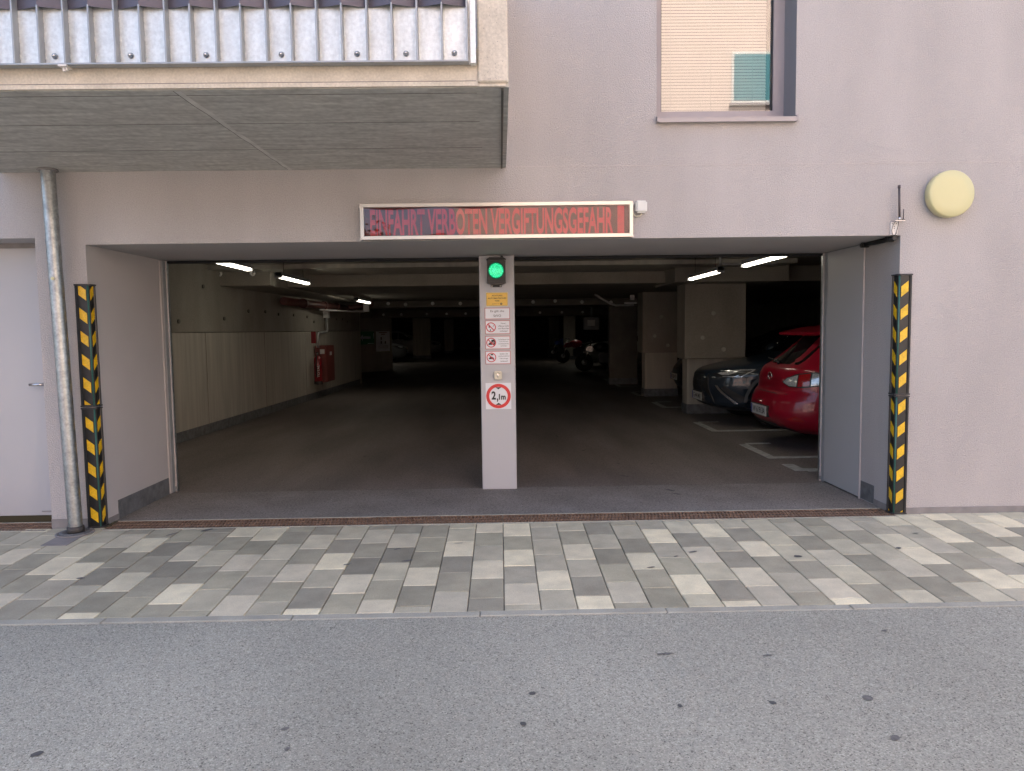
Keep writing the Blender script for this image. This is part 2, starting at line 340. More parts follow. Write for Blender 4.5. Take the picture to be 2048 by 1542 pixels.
# drain channel
def channel(x0, n, label):
    t = thing('drainage_channel', label, 'drain', (0, 0, 0))
    MB().box(x0, x0+n*.5, -.064, -.054, -.1, .001).box(x0, x0+n*.5, .178, .19, -.1, .003).build('channel_frame', 'edging', t)
    MB().box(x0, x0+n*.5, -.054, .178, -.16, -.09).build('channel_bed', 'black_matt', t)
    if 'g' not in slabs:
        g = MB(); g.box(0, .496, -.052, -.040, -.024, .0); g.box(0, .496, .164, .176, -.024, .0)
        for yy in (.018, .088): g.box(0, .496, yy-.006, yy+.010, -.02, -.0005)
        for k in range(19):
            x = k*.0272
            for j, (ya, yb) in enumerate(((-.04, .012), (.028, .082), (.098, .164))):
                o_ = .0136 if j == 1 else 0
                g.box(min(x+o_, .484), min(x+o_+.012, .496), ya, yb, -.02, -.001)
        slabs['g'] = g.mesh('grating'); slabs['g'].materials.append(MATS['rust'])
    for i in range(n):
        o = link('grating', slabs['g'], None, t); o.location = (x0+.002+i*.5, 0, random.uniform(-.001, .001))
channel(-3.0, 12, 'long rusty iron drain grating across the garage entrance')
channel(-5.43, 4, 'short rusty drain grating at the foot of the grey door')
# ================================================================ GARAGE SHELL
GX_ = (-3.3, 3.3)
ap_ = MB().add([(GX_[0], .19, 0), (GX_[1], .19, 0), (GX_[1], 1.19, 0), (GX_[0], 1.19, 0)], [(0, 1, 2, 3)]); struct(ap_.build('entrance_apron', 'apron'))
gf = MB(); gf.add([(-12, 1.193, 0), (14, 1.193, 0), (14, 52, 0), (-12, 52, 0)], [(0, 1, 2, 3)])
gf.add([(-12, 1.18, -.02), (14, 1.18, -.02), (14, 1.2, -.02), (-12, 1.2, -.02)], [(0, 1, 2, 3)])
gf.add([(-12, -.064, -.002), (-3.0, -.064, -.19), (-3.0, .19, -.19), (-12, .19, -.19)], [(0, 1, 2, 3)])
garage_floor = struct(gf.build('garage_floor', 'garage_asphalt'))
def lines(pts, wd=.1):
    mb = MB()
    for a, b in zip(pts[:-1], pts[1:]): mb.obox(a, b, wd, .0, .004)
    return mb
for i, yk in enumerate((2.52, 4.69, 7.87, 10.3, 12.9, 14.95, 17.6, 20.2, 22.8)):
    l = .95
    lines([(2.98, yk+l), (2.98, yk+.051)]).build('bay_line', 'line_paint', garage_floor)
    lines([(2.93, yk), (5.4, yk)]).build('bay_line', 'line_paint', garage_floor)
    lines([(3.031, yk+l+.05), (3.33, yk+l+.05)], .08).build('bay_line', 'line_paint', garage_floor)
lines([(3.0, 2.1), (3.0, 1.75)], .12).build('bay_line', 'line_paint', garage_floor); lines([(3.061, 1.78), (5.4, 1.78)], .14).build('bay_line', 'line_paint', garage_floor)
for yk in (25.5, 28.5, 31.5, 36.): lines([(-3.6, yk), (-7, yk)]).build('bay_line', 'line_paint', garage_floor)
for x, y, l, wd, r in [(.98, 3.2, .13, .02, 1.1), (1.25, 2.3, .1, .025, 2), (1.2, 1.62, .12, .03, 2.4), (1.5, .95, .12, .04, 2.2), (1.52, .8, .09, .03, 2.5), (.75, 4.4, .2, .02, 1.7), (1.6, 2.25, .05, .02, 1), (-1.6, 3.0, .05, .03, 1)]:
    pts = [(x+(l/2*cos(t)*cos(r)-wd/2*sin(t)*sin(r))*random.uniform(.7, 1.2), y+(l/2*cos(t)*sin(r)+wd/2*sin(t)*cos(r))*random.uniform(.7, 1.2)) for t in [2*pi*i/12 for i in range(12)]]
    MB().add([(p[0], p[1], .0035) for p in pts], [tuple(range(12))]).build('oil_spot', 'gum', garage_floor)
# ceilings
cm = MB(); cm.box(-12, 14, 1.5, 6.81, 2.45, 2.9); struct(cm.build('garage_ceiling', 'concrete_garage'))
cm = MB(); cm.box(-12, 14, 6.8, 52, 2.2, 2.9); struct(cm.build('garage_ceiling_low', 'concrete_garage'))
# walls
WL = lambda y: -4.47+.0355*y
wl = MB()
wl.add([(-4.43, 1.3, 0), (WL(15.1), 15.1, 0), (WL(15.1), 15.1, 1.47), (-4.43, 1.3, 1.47)], [(0, 1, 2, 3)])
wl.box(-8.0, WL(15.1), 15.1, 15.4, 0, 2.2)
gwl = struct(wl.build('garage_wall_left', 'concrete_pale'))
MB().add([(-4.405, 1.3, 1.47), (WL(15.1)+.025, 15.1, 1.49), (WL(15.1)+.025, 15.1, 2.6), (-4.405, 1.3, 2.6), (-4.5, 1.3, 1.47), (WL(15.1)-.05, 15.1, 1.49)], [(0, 1, 2, 3), (0, 4, 5, 1)]).build('upper_panel', 'concrete_garage', gwl)
sk = MB()
sk.add([(-4.418, 1.3, 0), (WL(15.1)+.012, 15.1, 0), (WL(15.1)+.012, 15.1, .14), (-4.418, 1.3, .14), (-4.44, 1.3, .14), (WL(15.1)-.01, 15.1, .14)], [(0, 1, 2, 3), (3, 2, 5, 4)]); sk.build('skirting', 'bitumen', gwl)
for y, z in [(2.6, 2.0), (3.6, 1.7), (4.4, 1.62), (5.9, 1.68), (6.9, 1.82), (7.7, 1.83), (8.4, 1.8), (9.3, 1.8), (3.2, 1.65), (10.2, 1.78), (10.7, 1.68), (11.6, 1.78), (12.6, 1.77), (13.2, 1.78), (13.7, 1.72), (5.2, 2.13)]:
    MB().cyl((WL(y)+.03, y, z), (WL(y)+.049, y, z), .028, n=12).build('tie_hole', 'concrete_dark', gwl)
for y in (3.0, 5.2, 7.6, 10.): MB().box(WL(y)+.036, WL(y)+.042, y, y+.006, .14, 1.46).build('board_joint', 'concrete_garage', gwl)
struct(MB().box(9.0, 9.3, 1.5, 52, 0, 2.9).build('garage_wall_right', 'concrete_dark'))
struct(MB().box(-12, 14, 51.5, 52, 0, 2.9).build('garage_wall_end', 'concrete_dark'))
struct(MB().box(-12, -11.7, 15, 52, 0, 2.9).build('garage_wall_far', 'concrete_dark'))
w2 = MB().obox((-7.4, 17.4), (-4.15, 22.4), .2, 0, 2.2); gw2 = struct(w2.build('garage_partition', 'concrete_garage'))
# beams
def beam(label, x0, x1, y0, y1, z0, z1, plugs=(), pm='concrete_garage', grp=None):
    t = thing('concrete_beam', label, 'beam', ((x0+x1)/2, y0, z0))
    o = MB().box(x0, x1, y0, y1, z0, z1).build('beam_body', pm, t, .01); o.location = -t.location
    for x, z in plugs:
        p = MB().lathe([(.015, -.004), (.022, -.022), (.042, -.024), (.045, .002)], (x, y0, z), n=16).build('formwork_plug', 'plastic_white', t); p.location = -t.location
    return t
beam('concrete beam with a stepped face across the ceiling above the driveway', -4.3, 3.2, 6.78, 7.3, 2.195, 2.44)
MB().box(-4.3, 4.4, 5.4, 6.775, 2.385, 2.448).build('beam_step', 'concrete_pale', bpy.data.objects['concrete_beam']).location = -bpy.data.objects['concrete_beam'].location
beam('boxed concrete bulkhead hung along the left garage wall', -4.40, -3.48, 5.85, 13.5, 2.17, 2.44, [(-4.25, 2.36), (-3.75, 2.36)])
beam('boxed concrete bulkhead above the thick concrete column beside the navy car', 2.75, 4.55, 6.1, 7.6, 2.16, 2.44)
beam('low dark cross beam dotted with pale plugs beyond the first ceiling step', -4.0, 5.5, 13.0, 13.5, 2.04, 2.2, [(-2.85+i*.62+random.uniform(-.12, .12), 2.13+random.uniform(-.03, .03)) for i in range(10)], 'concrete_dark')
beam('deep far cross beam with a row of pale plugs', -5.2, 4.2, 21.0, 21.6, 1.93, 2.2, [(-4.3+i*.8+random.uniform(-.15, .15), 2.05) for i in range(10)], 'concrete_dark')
# columns
def column(label, x0, x1, y0, y1, cap=True, zs=.93, m='concrete_pale', zt=2.2):
    t = thing('concrete_column', label, 'column', ((x0+x1)/2, (y0+y1)/2, 0)); L0 = -t.location
    MB().box(x0, x1, y0, y1, .0, zs).build('shaft', m, t, .008).location = L0
    if cap: MB().box(x0-.08, x1+.06, y0-.16, y1+.06, zs, zt).build('upper_block', 'concrete_garage', t, .008).location = L0
    MB().box(x0-.012, x1+.012, y0-.012, y1+.012, .0, .16).build('painted_base', 'bitumen', t).location = L0
    for dx, dz in ((.25, .35), (.65, .15), (.45, .75)):
        MB().lathe([(.0, -.004), (.035, -.004), (.04, .002)], (x0+dx*(x1-x0), y0-(.16 if cap else 0), zs+dz), n=14).build('formwork_plug', 'concrete_pale', t).location = L0
column('thick concrete column with a wider upper block beside the navy car', 3.13, 4.0, 6.82, 7.15)
column('concrete column with a wider upper block between the black car and the thick column', 3.06, 3.75, 10.1, 10.45, zt=2.2)
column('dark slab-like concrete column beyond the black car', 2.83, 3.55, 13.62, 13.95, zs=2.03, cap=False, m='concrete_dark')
column('concrete column beyond the white car among the motorcycles', 3.05, 3.6, 30., 30.4, zs=2.2, cap=False)
column('far pale concrete column beside the hidden white car on the left', -4.62, -3.7, 33.7, 34.1, zs=2.2, cap=False, m='concrete_pale')
column('dark column on the far left of the driveway', -3.6, -3.0, 42., 42.4, zs=2.2, cap=False)
column('far column at the end of the right row', 3.0, 3.6, 40., 40.4, zs=2.2, cap=False)
# ================================================================ BUILDING
bld = thing('apartment_building', 'mauve rendered apartment building with a double garage entrance', 'building', (0, 0, 0))
X0, X1, ZT = -14., 14., 17.
GX0, GX1, GZ = -3.04, 3.0, 2.116
holes = [(GX0, GX1, -1, GZ), (-4.5, -3.405, -1, 2.168), (1.17, 2.197, 2.985, 4.25)]
fm = MB()
rect_wall(fm, 0, [X0, -4.5, -3.405, GX0, 1.17, 2.197, GX1, X1], [-.1, GZ, 2.168, 2.646, 2.985, 4.25, ZT], holes)
fm.v = [(x, y, z) for x, y, z in fm.v]
fm.build('wall', 'render', bld)
MB().add([(X0, 0, ZT), (X1, 0, ZT), (X1, 52, ZT), (X0, 52, ZT)], [(0,1,2,3)]).build('roof', 'plinth', bld)
MB().add([(X0, 0, -.1), (X0, 52, -.1), (X0, 52, ZT), (X0, 0, ZT)], [(0,1,2,3)]).add([(X1, 0, -.1), (X1, 52, -.1), (X1, 52, ZT), (X1, 0, ZT)], [(0,1,2,3)]).add([(X0, 52.01, -.1), (X1, 52.01, -.1), (X1, 52.01, ZT), (X0, 52.01, ZT)], [(0,1,2,3)]).build('outer_walls', 'render', bld)
MB().box(.06, X1, -.0025, .002, 2.645, 2.6485).build('render_seam', 'frame_light', bld)
# jambs and soffit of the entrance
MB().add([(GX0, 0, GZ), (GX1, 0, GZ), (GX1, 1.5, GZ), (GX0, 1.5, GZ)], [(0,1,2,3)]).add([(-8, 1.5, GZ), (9, 1.5, GZ), (9, 1.5, 2.9), (-8, 1.5, 2.9)], [(0,1,2,3)]).build('entrance_soffit', 'soffit_paint', bld)
MB().add([(GX0, 0, 0), (GX0, 1.3, 0), (GX0, 1.3, GZ), (GX0, 0, GZ)], [(0,1,2,3)]).add([(GX0, 1.3, 0), (-5, 1.3, 0), (-5, 1.3, 2.9), (GX0, 1.3, 2.9)], [(0,1,2,3)]).build('jamb', 'render_smooth', bld)
MB().add([(GX1, 0, 0), (GX1, .53, 0), (GX1, .53, GZ), (GX1, 0, GZ)], [(0,1,2,3)]).build('jamb', 'render', bld)
MB().add([(GX1, 1.3, 0), (9.2, 1.3, 0), (9.2, 1.3, 2.9), (GX1, 1.3, 2.9)], [(0,1,2,3)]).build('inner_wall', 'concrete_dark', bld)
MB().box(GX1-.012, GX1+.02, .53, 1.22, .012, GZ-.003).build('jamb_panel', 'panel_grey', bld, .002)
MB().box(GX1-.018, GX1-.004, .518, .529, .0, GZ-.004).build('panel_trim', 'frame_light', bld)
MB().box(GX1-.004, GX1+.01, .30, .517, .008, .155).build('jamb_patch', 'bitumen', bld)
MB().box(GX1-.006, GX1+.01, .03, .299, .0, .05).build('jamb_skirting', 'plinth', bld)
MB().box(GX0-.01, GX0+.006, .26, 1.15, .0, .15).build('jamb_skirting', 'bitumen', bld)
MB().box(GX0-.01, GX0+.005, .10, .259, .0, .045).build('jamb_skirting', 'plinth', bld)
MB().box(3.075, X1, -.006, .01, -.05, .048).build('plinth_strip', 'plinth', bld)
MB().box(-3.405, -3.125, -.006, .01, -.05, .072).build('plinth_strip', 'plinth', bld)
MB().box(-.182, .132, 1.12, 1.5, 0, GZ-.002).build('pillar', 'door_paint', bld, .006)
# side door
dr = MB().box(-4.5, -3.36, .30, .35, .03, 2.16).build('door', 'door_paint', bld, .002)
MB().add([(-4.5, 0, 0), (-4.5, .36, 0), (-4.5, .36, 2.168), (-4.5, 0, 2.168)], [(0,1,2,3)]).add([(-3.405, 0, 0), (-3.405, .36, 0), (-3.405, .36, 2.168), (-3.405, 0, 2.168)], [(0,1,2,3)]).add([(-4.5, 0, 2.168), (-3.405, 0, 2.168), (-3.405, .36, 2.168), (-4.5, .36, 2.168)], [(0,1,2,3)]).build('door_reveal', 'render_smooth', bld)
MB().box(-4.5, -3.36, .29, .32, 2.13, 2.168).build('door_head', 'plinth', bld)
MB().tube([(-3.56, .30, 1.075), (-3.56, .25, 1.075), (-3.575, .235, 1.075), (-3.66, .235, 1.075)], .011).build('handle', 'steel', dr)
MB().cyl((-3.56, .30, 1.075), (-3.56, .285, 1.075), .024).build('handle_rose', 'steel', dr)
MB().cyl((-3.56, .30, .985), (-3.56, .285, .985), .022).build('lock_rose', 'steel', dr)
MB().box(-3.66, -3.52, .294, .299, .06, .066).build('scratch', 'plinth', dr)
# window
wf = MB()
wx0, wx1, wz0, wz1, wy = 1.168, 2.199, 2.985, 4.25, .235
fo = .085
wf.box(wx0, wx0+fo, wy, wy+.07, wz0+fo+.03, wz1-.08).box(wx1-fo, wx1, wy, wy+.07, wz0+fo+.03, wz1-.08).box(wx0, wx1, wy, wy+.07, wz0, wz0+fo+.0295).box(wx0, wx1, wy, wy+.07, wz1-.0795, wz1)
win = wf.build('window', 'window_frame', bld)
MB().box(wx0+fo-.004, wx1-fo+.004, wy+.03, wy+.036, wz0+.11, wz1-.08).build('pane', 'pane', win)
for xx in (wx0+fo, wx1-fo-.006): MB().box(xx, xx+.006, wy+.015, wy+.03, wz0+.115, wz1-.08).build('glazing_bead', 'black', win)
bl = MB(); z = wz0+.13
while z < wz1-.1:
    bl.add([(wx0+fo-.01, wy+.10, z), (wx1-fo-.02, wy+.10, z), (wx1-fo-.02, wy+.112, z+.0245), (wx0+fo-.01, wy+.112, z+.0245)], [(0,1,2,3)]); z += .0235
stuff(bl.build('blind', 'blind', win))
for xx in (1.345, 1.66, 1.985): MB().box(xx, xx+.003, wy+.092, wy+.095, wz0+.115, wz1-.1).build('blind_cord', 'lug_white', win)
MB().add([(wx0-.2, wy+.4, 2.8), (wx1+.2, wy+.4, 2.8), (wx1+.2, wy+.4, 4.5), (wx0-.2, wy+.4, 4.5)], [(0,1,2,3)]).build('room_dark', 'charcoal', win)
rv = MB()
rv.add([(2.197, 0, wz0), (2.197, .31, wz0), (2.197, .31, wz1), (2.197, 0, wz1)], [(0,1,2,3)]).add([(1.17, 0, wz0), (1.17, .31, wz0), (1.17, .31, wz1), (1.17, 0, wz1)], [(0,1,2,3)]).add([(1.17, 0, wz1), (2.197, 0, wz1), (2.197, .31, wz1), (1.17, .31, wz1)], [(0,1,2,3)])
rv.build('window_reveal', 'reveal', bld)
sm_ = MB().prism([(-.045, 2.945), (-.038, 2.945), (-.038, 2.972), (.235, 3.0), (.235, 3.006), (-.045, 2.979)], 'x', 1.178, 2.19); sill = sm_.build('window_sill', 'sill', bld)
for xx in (1.166, 2.19): MB().box(xx, xx+.012, -.048, .02, 2.95, 2.992).build('sill_end', 'sill', sill)
# ================================================================ BALCONY
bal = thing('balcony', 'concrete balcony with galvanised steel fins over the garage entrance', 'balcony', (-1.78, 0, 2.64)); BL = -bal.location
YF = -1.83
def bpart(mb, name, m, parent=None, bevel=0):
    o = mb.build(name, m, parent or bal, bevel)
    if parent is None: o.location = BL
    return o
bpart(MB().box(-3.62, .06, YF+.02, -.002, 2.64, 2.83), 'slab', 'concrete_board')
bpart(MB().prism([(YF, 2.643), (YF, 2.664), (YF+.008, 2.667), (YF+.008, 2.752), (YF+.05, 2.752), (YF+.05, 2.643)], 'x', -3.63, -.092), 'front_lip', 'concrete_cream')
bpart(MB().box(-.091, .057, YF-.01, -.004, 2.656, 3.9), 'end_parapet', 'concrete_cream', bevel=.008)
bpart(MB().box(-.090, .045, YF+.004, YF+.03, 2.6405, 2.655), 'parapet_base', 'concrete_cream')
bpart(MB().box(.022, .034, YF+.03, -.01, 2.632, 2.6405), 'drip_groove', 'concrete_dark')
jq = [(-1.585+.055*k/14+random.uniform(-.004, .004), YF+.03+1.78*k/14) for k in range(15)]; jt = MB().add([(p[0], p[1], 2.6375) for p in jq]+[(p[0]+.03+random.uniform(-.006, .008), p[1], 2.6375) for p in jq], [(k, k+1, 16+k, 15+k) for k in range(14)]); bpart(MB().add([(p[0]-.006, p[1], 2.6385) for p in jq]+[(p[0]+.002, p[1], 2.6385) for p in jq], [(k, k+1, 16+k, 15+k) for k in range(14)]), 'formwork_edge', 'concrete_dark'); bpart(jt, 'formwork_joint', 'joint_pale')
for yy in (-1.73, -1.22, -.62): bpart(MB().box(-3.6, -.1, yy, yy+.003, 2.6385, 2.6405), 'board_seam', 'concrete_dark')
bpart(MB().box(-3.63, -.1, YF-.0015, YF+.004, 2.6645, 2.667), 'fascia_groove', 'plinth')
pt = MB()
for _ in range(60):
    x, z, q = random.uniform(-.08, .045), 2.67+random.random()**2*.34, random.uniform(.0008, .0024)
    pt.add([(x+q*cos(a)*random.uniform(.6, 1.2), YF-.0108, z+q*sin(a)*random.uniform(.6, 1.2)) for a in (0, 1, 2, 3, 4, 5)], [(0,1,2,3,4,5)])
stuff(bpart(pt, 'pits', 'plinth'))
rail = thing('balcony_railing', 'galvanised flat-bar balcony railing bolted to the balcony edge', 'railing', (-1.78, YF, 2.73)); RL = -rail.location
def rpart(mb, name, m, parent=None, bevel=0):
    o = mb.build(name, m, parent or rail, bevel)
    if parent is None: o.location = RL
    return o
ZB, ZP = 2.742, 3.02
band = rpart(MB().box(-3.62, -.126, YF-.012, YF-.002, ZB, ZP+.55), 'band_plate', 'galv')
rpart(MB().box(-3.62, -.133, YF-.062, YF-.0125, ZB-.004, ZB+.003), 'bottom_flange', 'galv_dark')
fx = [-.139-.1197*i for i in range(30)]
for i, x in enumerate(fx):
    top = ZP+.6 if i % 2 == 0 else ZP-.005
    rpart(MB().box(x-.004, x+.004, YF-.058, YF-.012, ZB+.003, top), 'fin', 'galv_dark' , None, .0008)
    for zz in (2.79, 2.87, 2.96): rpart(MB().box(x+.0045, x+.009, YF-.0175, YF-.012, zz-.012, zz+.012), 'weld', 'galv')
for i in range(0, 28, 2):
    a, b = fx[i]-.005, fx[i+2]+.005 if i+2 < len(fx) else fx[i]-.25; m_ = fx[i+1]
    fp = MB(); z0, z1 = ZP-.012, ZP+.6
    v = [(a, YF-.016, z0), (m_, YF-.055, z0), (b, YF-.016, z0), (a, YF-.016, z1), (m_, YF-.055, z1), (b, YF-.016, z1)]
    fp.add(v, [(0, 1, 4, 3), (1, 2, 5, 4)]); rpart(fp, 'folded_sheet', 'sheet_dark')
rpart(MB().box(-.124, -.098, YF-.045, YF-.001, ZB-.006, ZP+.01), 'end_post', 'galv')
for x in (-3.20, -2.84, -2.485, -2.123, -1.76, -1.399, -1.038, -.674, -.437, -.203):
    z = 2.792
    b_ = rpart(MB().lathe([(.014, 0), (.014, -.005), (.010, -.007), (.010, -.016), (.006, -.021), (.002, -.023)], (x, YF-.012, z), n=14), 'bolt', 'steel')
rpart(MB().box(-2.085, -2.045, YF-.065, YF-.01, ZB-.012, ZB-.005).box(-2.072, -2.062, YF-.05, YF-.035, ZB-.03, ZB-.013).box(-2.058, -2.05, YF-.05, YF-.035, ZB-.026, ZB-.013), 'clip', 'lug_white')
# ================================================================ FACADE FITTINGS
# downpipe
t = thing('downpipe', 'galvanised steel downpipe below the balcony beside the grey door', 'pipe', (-3.158, -.125, 0)); L0 = -t.location
MB().cyl((-3.158, -.125, .0), (-3.216, -.112, 2.638), .048, n=24, caps=False).build('pipe', 'galv_pipe', t).location = L0
MB().lathe([(.049, 0), (.066, .0), (.07, -.012), (.05, -.014)], (-3.2155, -.1122, 2.64), 'z', 24).build('ceiling_collar', 'plinth', t).location = L0
MB().lathe([(.058, -.01), (.058, .045), (.05, .05)], (-3.158, -.125, 0), 'z', 24).build('base_sleeve', 'charcoal', t).location = L0
MB().cyl((-3.193, -.167, 1.86), (-3.193, -.172, 1.86), .012).build('rivet_cap', 'opal', t).location = L0
t = thing('drain_gully', 'dark grey gully plate with a ring at the foot of the downpipe', 'drain', (-3.16, -.2, 0)); L0 = -t.location
g = MB().add([(-3.24, -.42, gz(-.42)+.004), (-3.06, -.42, gz(-.42)+.004), (-3.06, -.05, .004), (-3.24, -.05, .004), (-3.24, -.42, gz(-.42)-.02), (-3.06, -.42, gz(-.42)-.02), (-3.06, -.05, -.02), (-3.24, -.05, -.02)], [(0,1,2,3), (0,1,5,4), (1,2,6,5), (2,3,7,6), (3,0,4,7)])
g.build('plate', 'plinth', t).location = L0
MB().lathe([(.07, .006), (.08, .016), (.10, .016), (.105, .004)], (-3.158, -.135, -.004), 'z', 28).build('ring', 'bitumen', t).location = L0
MB().lathe([(.112, .003), (.116, .009), (.128, .009), (.13, .002)], (-3.158, -.135, -.004), 'z', 28).build('ring', 'plinth', t).location = L0
# corner guards
def guard(side, z0, z1, label, first):
    cx = GX0 if side < 0 else GX1; s = 1 if side < 0 else -1     # s: towards the opening
    t = thing('corner_guard', label, 'corner guard', (cx, 0, z0), group=None); L0 = -t.location
    th = .014; W_ = .088; A_ = .075
    # L profile (x towards wall is -s), facade flange at y<0, jamb flange on x = cx + s*th
    prof = [(cx-s*W_, -.002), (cx-s*W_, -.016), (cx-s*(W_-.014), -.018), (cx-s*(W_-.018), -.010), (cx-s*.004, -.010), (cx+s*.009, .003), (cx+s*.009, A_-.018), (cx+s*.018, A_-.014), (cx+s*.016, A_), (cx+s*.002, A_), (cx+s*.002, -.002)]
    MB().prism(prof, 'z', z0+.012, z1-.012).build('profile', 'rubber', t).location = L0
    ep = [(cx-s*(W_+.003), -.002), (cx-s*(W_+.003), -.021), (cx-s*.0, -.018), (cx+s*.018, .0), (cx+s*.021, A_+.003), (cx+s*.002, A_+.003), (cx+s*.002, -.002)]
    for za, zb in ((z0+.001, z0+.0125), (z1-.0125, z1-.001)): MB().prism(ep, 'z', za, zb).build('end_cap', 'rubber_edge', t).location = L0
    MB().cyl((cx+s*.002, -.006, z0+.012), (cx+s*.002, -.006, z1-.012), .006, n=10).build('corner_bead', 'teal_trim', t).location = L0
    for zz in (z0+.13, z0+.45, z0+.78): MB().cyl((cx-s*(W_-.007), -.0165, zz), (cx-s*(W_-.007), -.0195, zz), .004, n=8).build('screw', 'black', t).location = L0
    z = first; h = .078; sh = .042
    while z < z1+.1:
        def clip(pts):
            out = []
            lo, hi = z0+.016, z1-.016
            for k in range(len(pts)):
                a, b = pts[k], pts[(k+1) % len(pts)]
                out.append(a)
            # clip polygon against z range
            for lim, sg in ((lo, 1), (hi, -1)):
                res = []
                for k in range(len(out)):
                    a, b = out[k], out[(k+1) % len(out)]
                    ina, inb = (a[1]-lim)*sg >= 0, (b[1]-lim)*sg >= 0
                    if ina: res.append(a)
                    if ina != inb:
                        q = (lim-a[1])/(b[1]-a[1]); res.append((a[0]+(b[0]-a[0])*q, lim))
                out = res
                if len(out) < 3: return None
            return out
        xa, xb = cx-s*(W_-.024), cx-s*.010
        p = clip([(xa, z+sh), (xb, z), (xb, z+h), (xa, z+h+sh)])
        if p: MB().prism(p, 'y', -.0125, -.0105).build('reflector', 'yellow_reflector', t).location = L0
        ya, yb = .010, A_-.022
        p = clip([(ya, z), (yb, z+sh), (yb, z+h+sh), (ya, z+h)])
        if p: MB().prism(p, 'x', cx+s*.0095, cx+s*.0115).build('reflector', 'yellow_reflector', t).location = L0
        z += .1715
    return t
guard(-1, .918, 1.83, 'upper black and yellow corner guard on the jamb beside the downpipe', .85)
guard(-1, .0, .914, 'lower black and yellow corner guard on the jamb beside the downpipe', .04)
guard(1, .918, 1.83, 'upper black and yellow corner guard below the wall antenna', .80)
guard(1, .0, .914, 'lower black and yellow corner guard on the jamb below the antenna', -.09)
# LED sign
t = thing('warning_display', 'long framed display panel with red letters above the entrance', 'sign', (0, 0, 2.117)); L0 = -t.location
sx0, sx1, sz0, sz1, sy = -1.008, .984, 2.119, 2.378, -.075
f_ = .026
for nm, pts in dict(b=[(sx0, sz0), (sx1, sz0), (sx1-f_, sz0+f_), (sx0+f_, sz0+f_)], t=[(sx0, sz1), (sx1, sz1), (sx1-f_, sz1-f_), (sx0+f_, sz1-f_)], l=[(sx0, sz0), (sx0+f_, sz0+f_), (sx0+f_, sz1-f_), (sx0, sz1)], r=[(sx1, sz0), (sx1-f_, sz0+f_), (sx1-f_, sz1-f_), (sx1, sz1)]).items():
    MB().prism(pts, 'y', sy, -.002).build('frame', 'alu_frame', t, .0012).location = L0
MB().box(sx0+f_-.001, sx1-f_+.001, -.05, -.01, sz0+f_-.001, sz1-f_+.001).build('display_panel', 'led_panel', t).location = L0
hh = sz1-sz0-2*f_
o = text('EINFAHRT VERBOTEN VERGIFTUNGSGEFAHR', -.045, (sz0+sz1)/2-.004, -.0515, 1.78, hh*.92, 'led_red', t, bold=.03); o.location = Vector((-.05, -.0515, (sz0+sz1)/2-.004))+L0
MB().box(.872, .922, -.0518, -.0505, sz0+f_+.003, sz1-f_-.003).build('display_block', 'led_red', t).location = L0
cv = MB(); nx, nz_ = 120, 12
for j in range(nz_+1):
    for i in range(nx+1):
        x = sx0+f_+(sx1-sx0-2*f_)*i/nx; z = sz0+f_+hh*j/nz_
        d = .0030*sin(x*4.1+.9)+.0007*sin(x*9.3+2.+z*5)+.0004*sin(z*14+x*2.5)
        cv.v.append((x, -.064+d, z))
cv.f = [(j*(nx+1)+i, j*(nx+1)+i+1, (j+1)*(nx+1)+i+1, (j+1)*(nx+1)+i) for j in range(nz_) for i in range(nx)]; cv.sm = [True]*len(cv.f)
cv.build('cover_pane', 'led_cover', t).location = L0
for x, z in ((sx0-.008, sz0+.012), (sx0-.008, sz1-.012), (sx1+.008, sz0+.012), (sx1+.008, sz1-.012)):
    lg = MB().box(x-.010, x+.010, -.012, -.006, z-.009, z+.009).build('lug', 'lug_white', t); lg.location = L0
    MB().cyl((x-.002*(1 if x > 0 else -1), -.012, z), (x, -.0145, z), .004, n=8).build('screw', 'steel', lg)
# junction box
t = thing('junction_box', 'small white junction box with a cable beside the display panel', 'junction box', (1.05, 0, 2.34)); L0 = -t.location
MB().box(1.008, 1.094, -.055, -.002, 2.297, 2.386).build('housing', 'plastic_white', t, .012, 3).location = L0
MB().tube([(.988, -.012, 2.37), (.990, -.014, 2.32), (.997, -.015, 2.29), (1.015, -.015, 2.275), (1.045, -.015, 2.278), (1.06, -.014, 2.294)], .005).build('cable', 'plastic_cream', t).location = L0
# round lamp
t = thing('wall_lamp', 'round cream wall lamp on the mauve wall near the antenna', 'lamp', (3.325, 0, 2.404)); L0 = -t.location
MB().lathe([(.150, -.002), (.158, -.02), (.158, -.028)], (3.325, 0, 2.404), n=48).build('base', 'plastic_white', t).location = L0
MB().lathe([(.166, -.028), (.170, -.032), (.1705, -.078), (.168, -.087), (.160, -.092), (.10, -.0945), (.04, -.095), (.001, -.095)], (3.325, 0, 2.404), n=64).build('diffuser', 'opal', t).location = L0
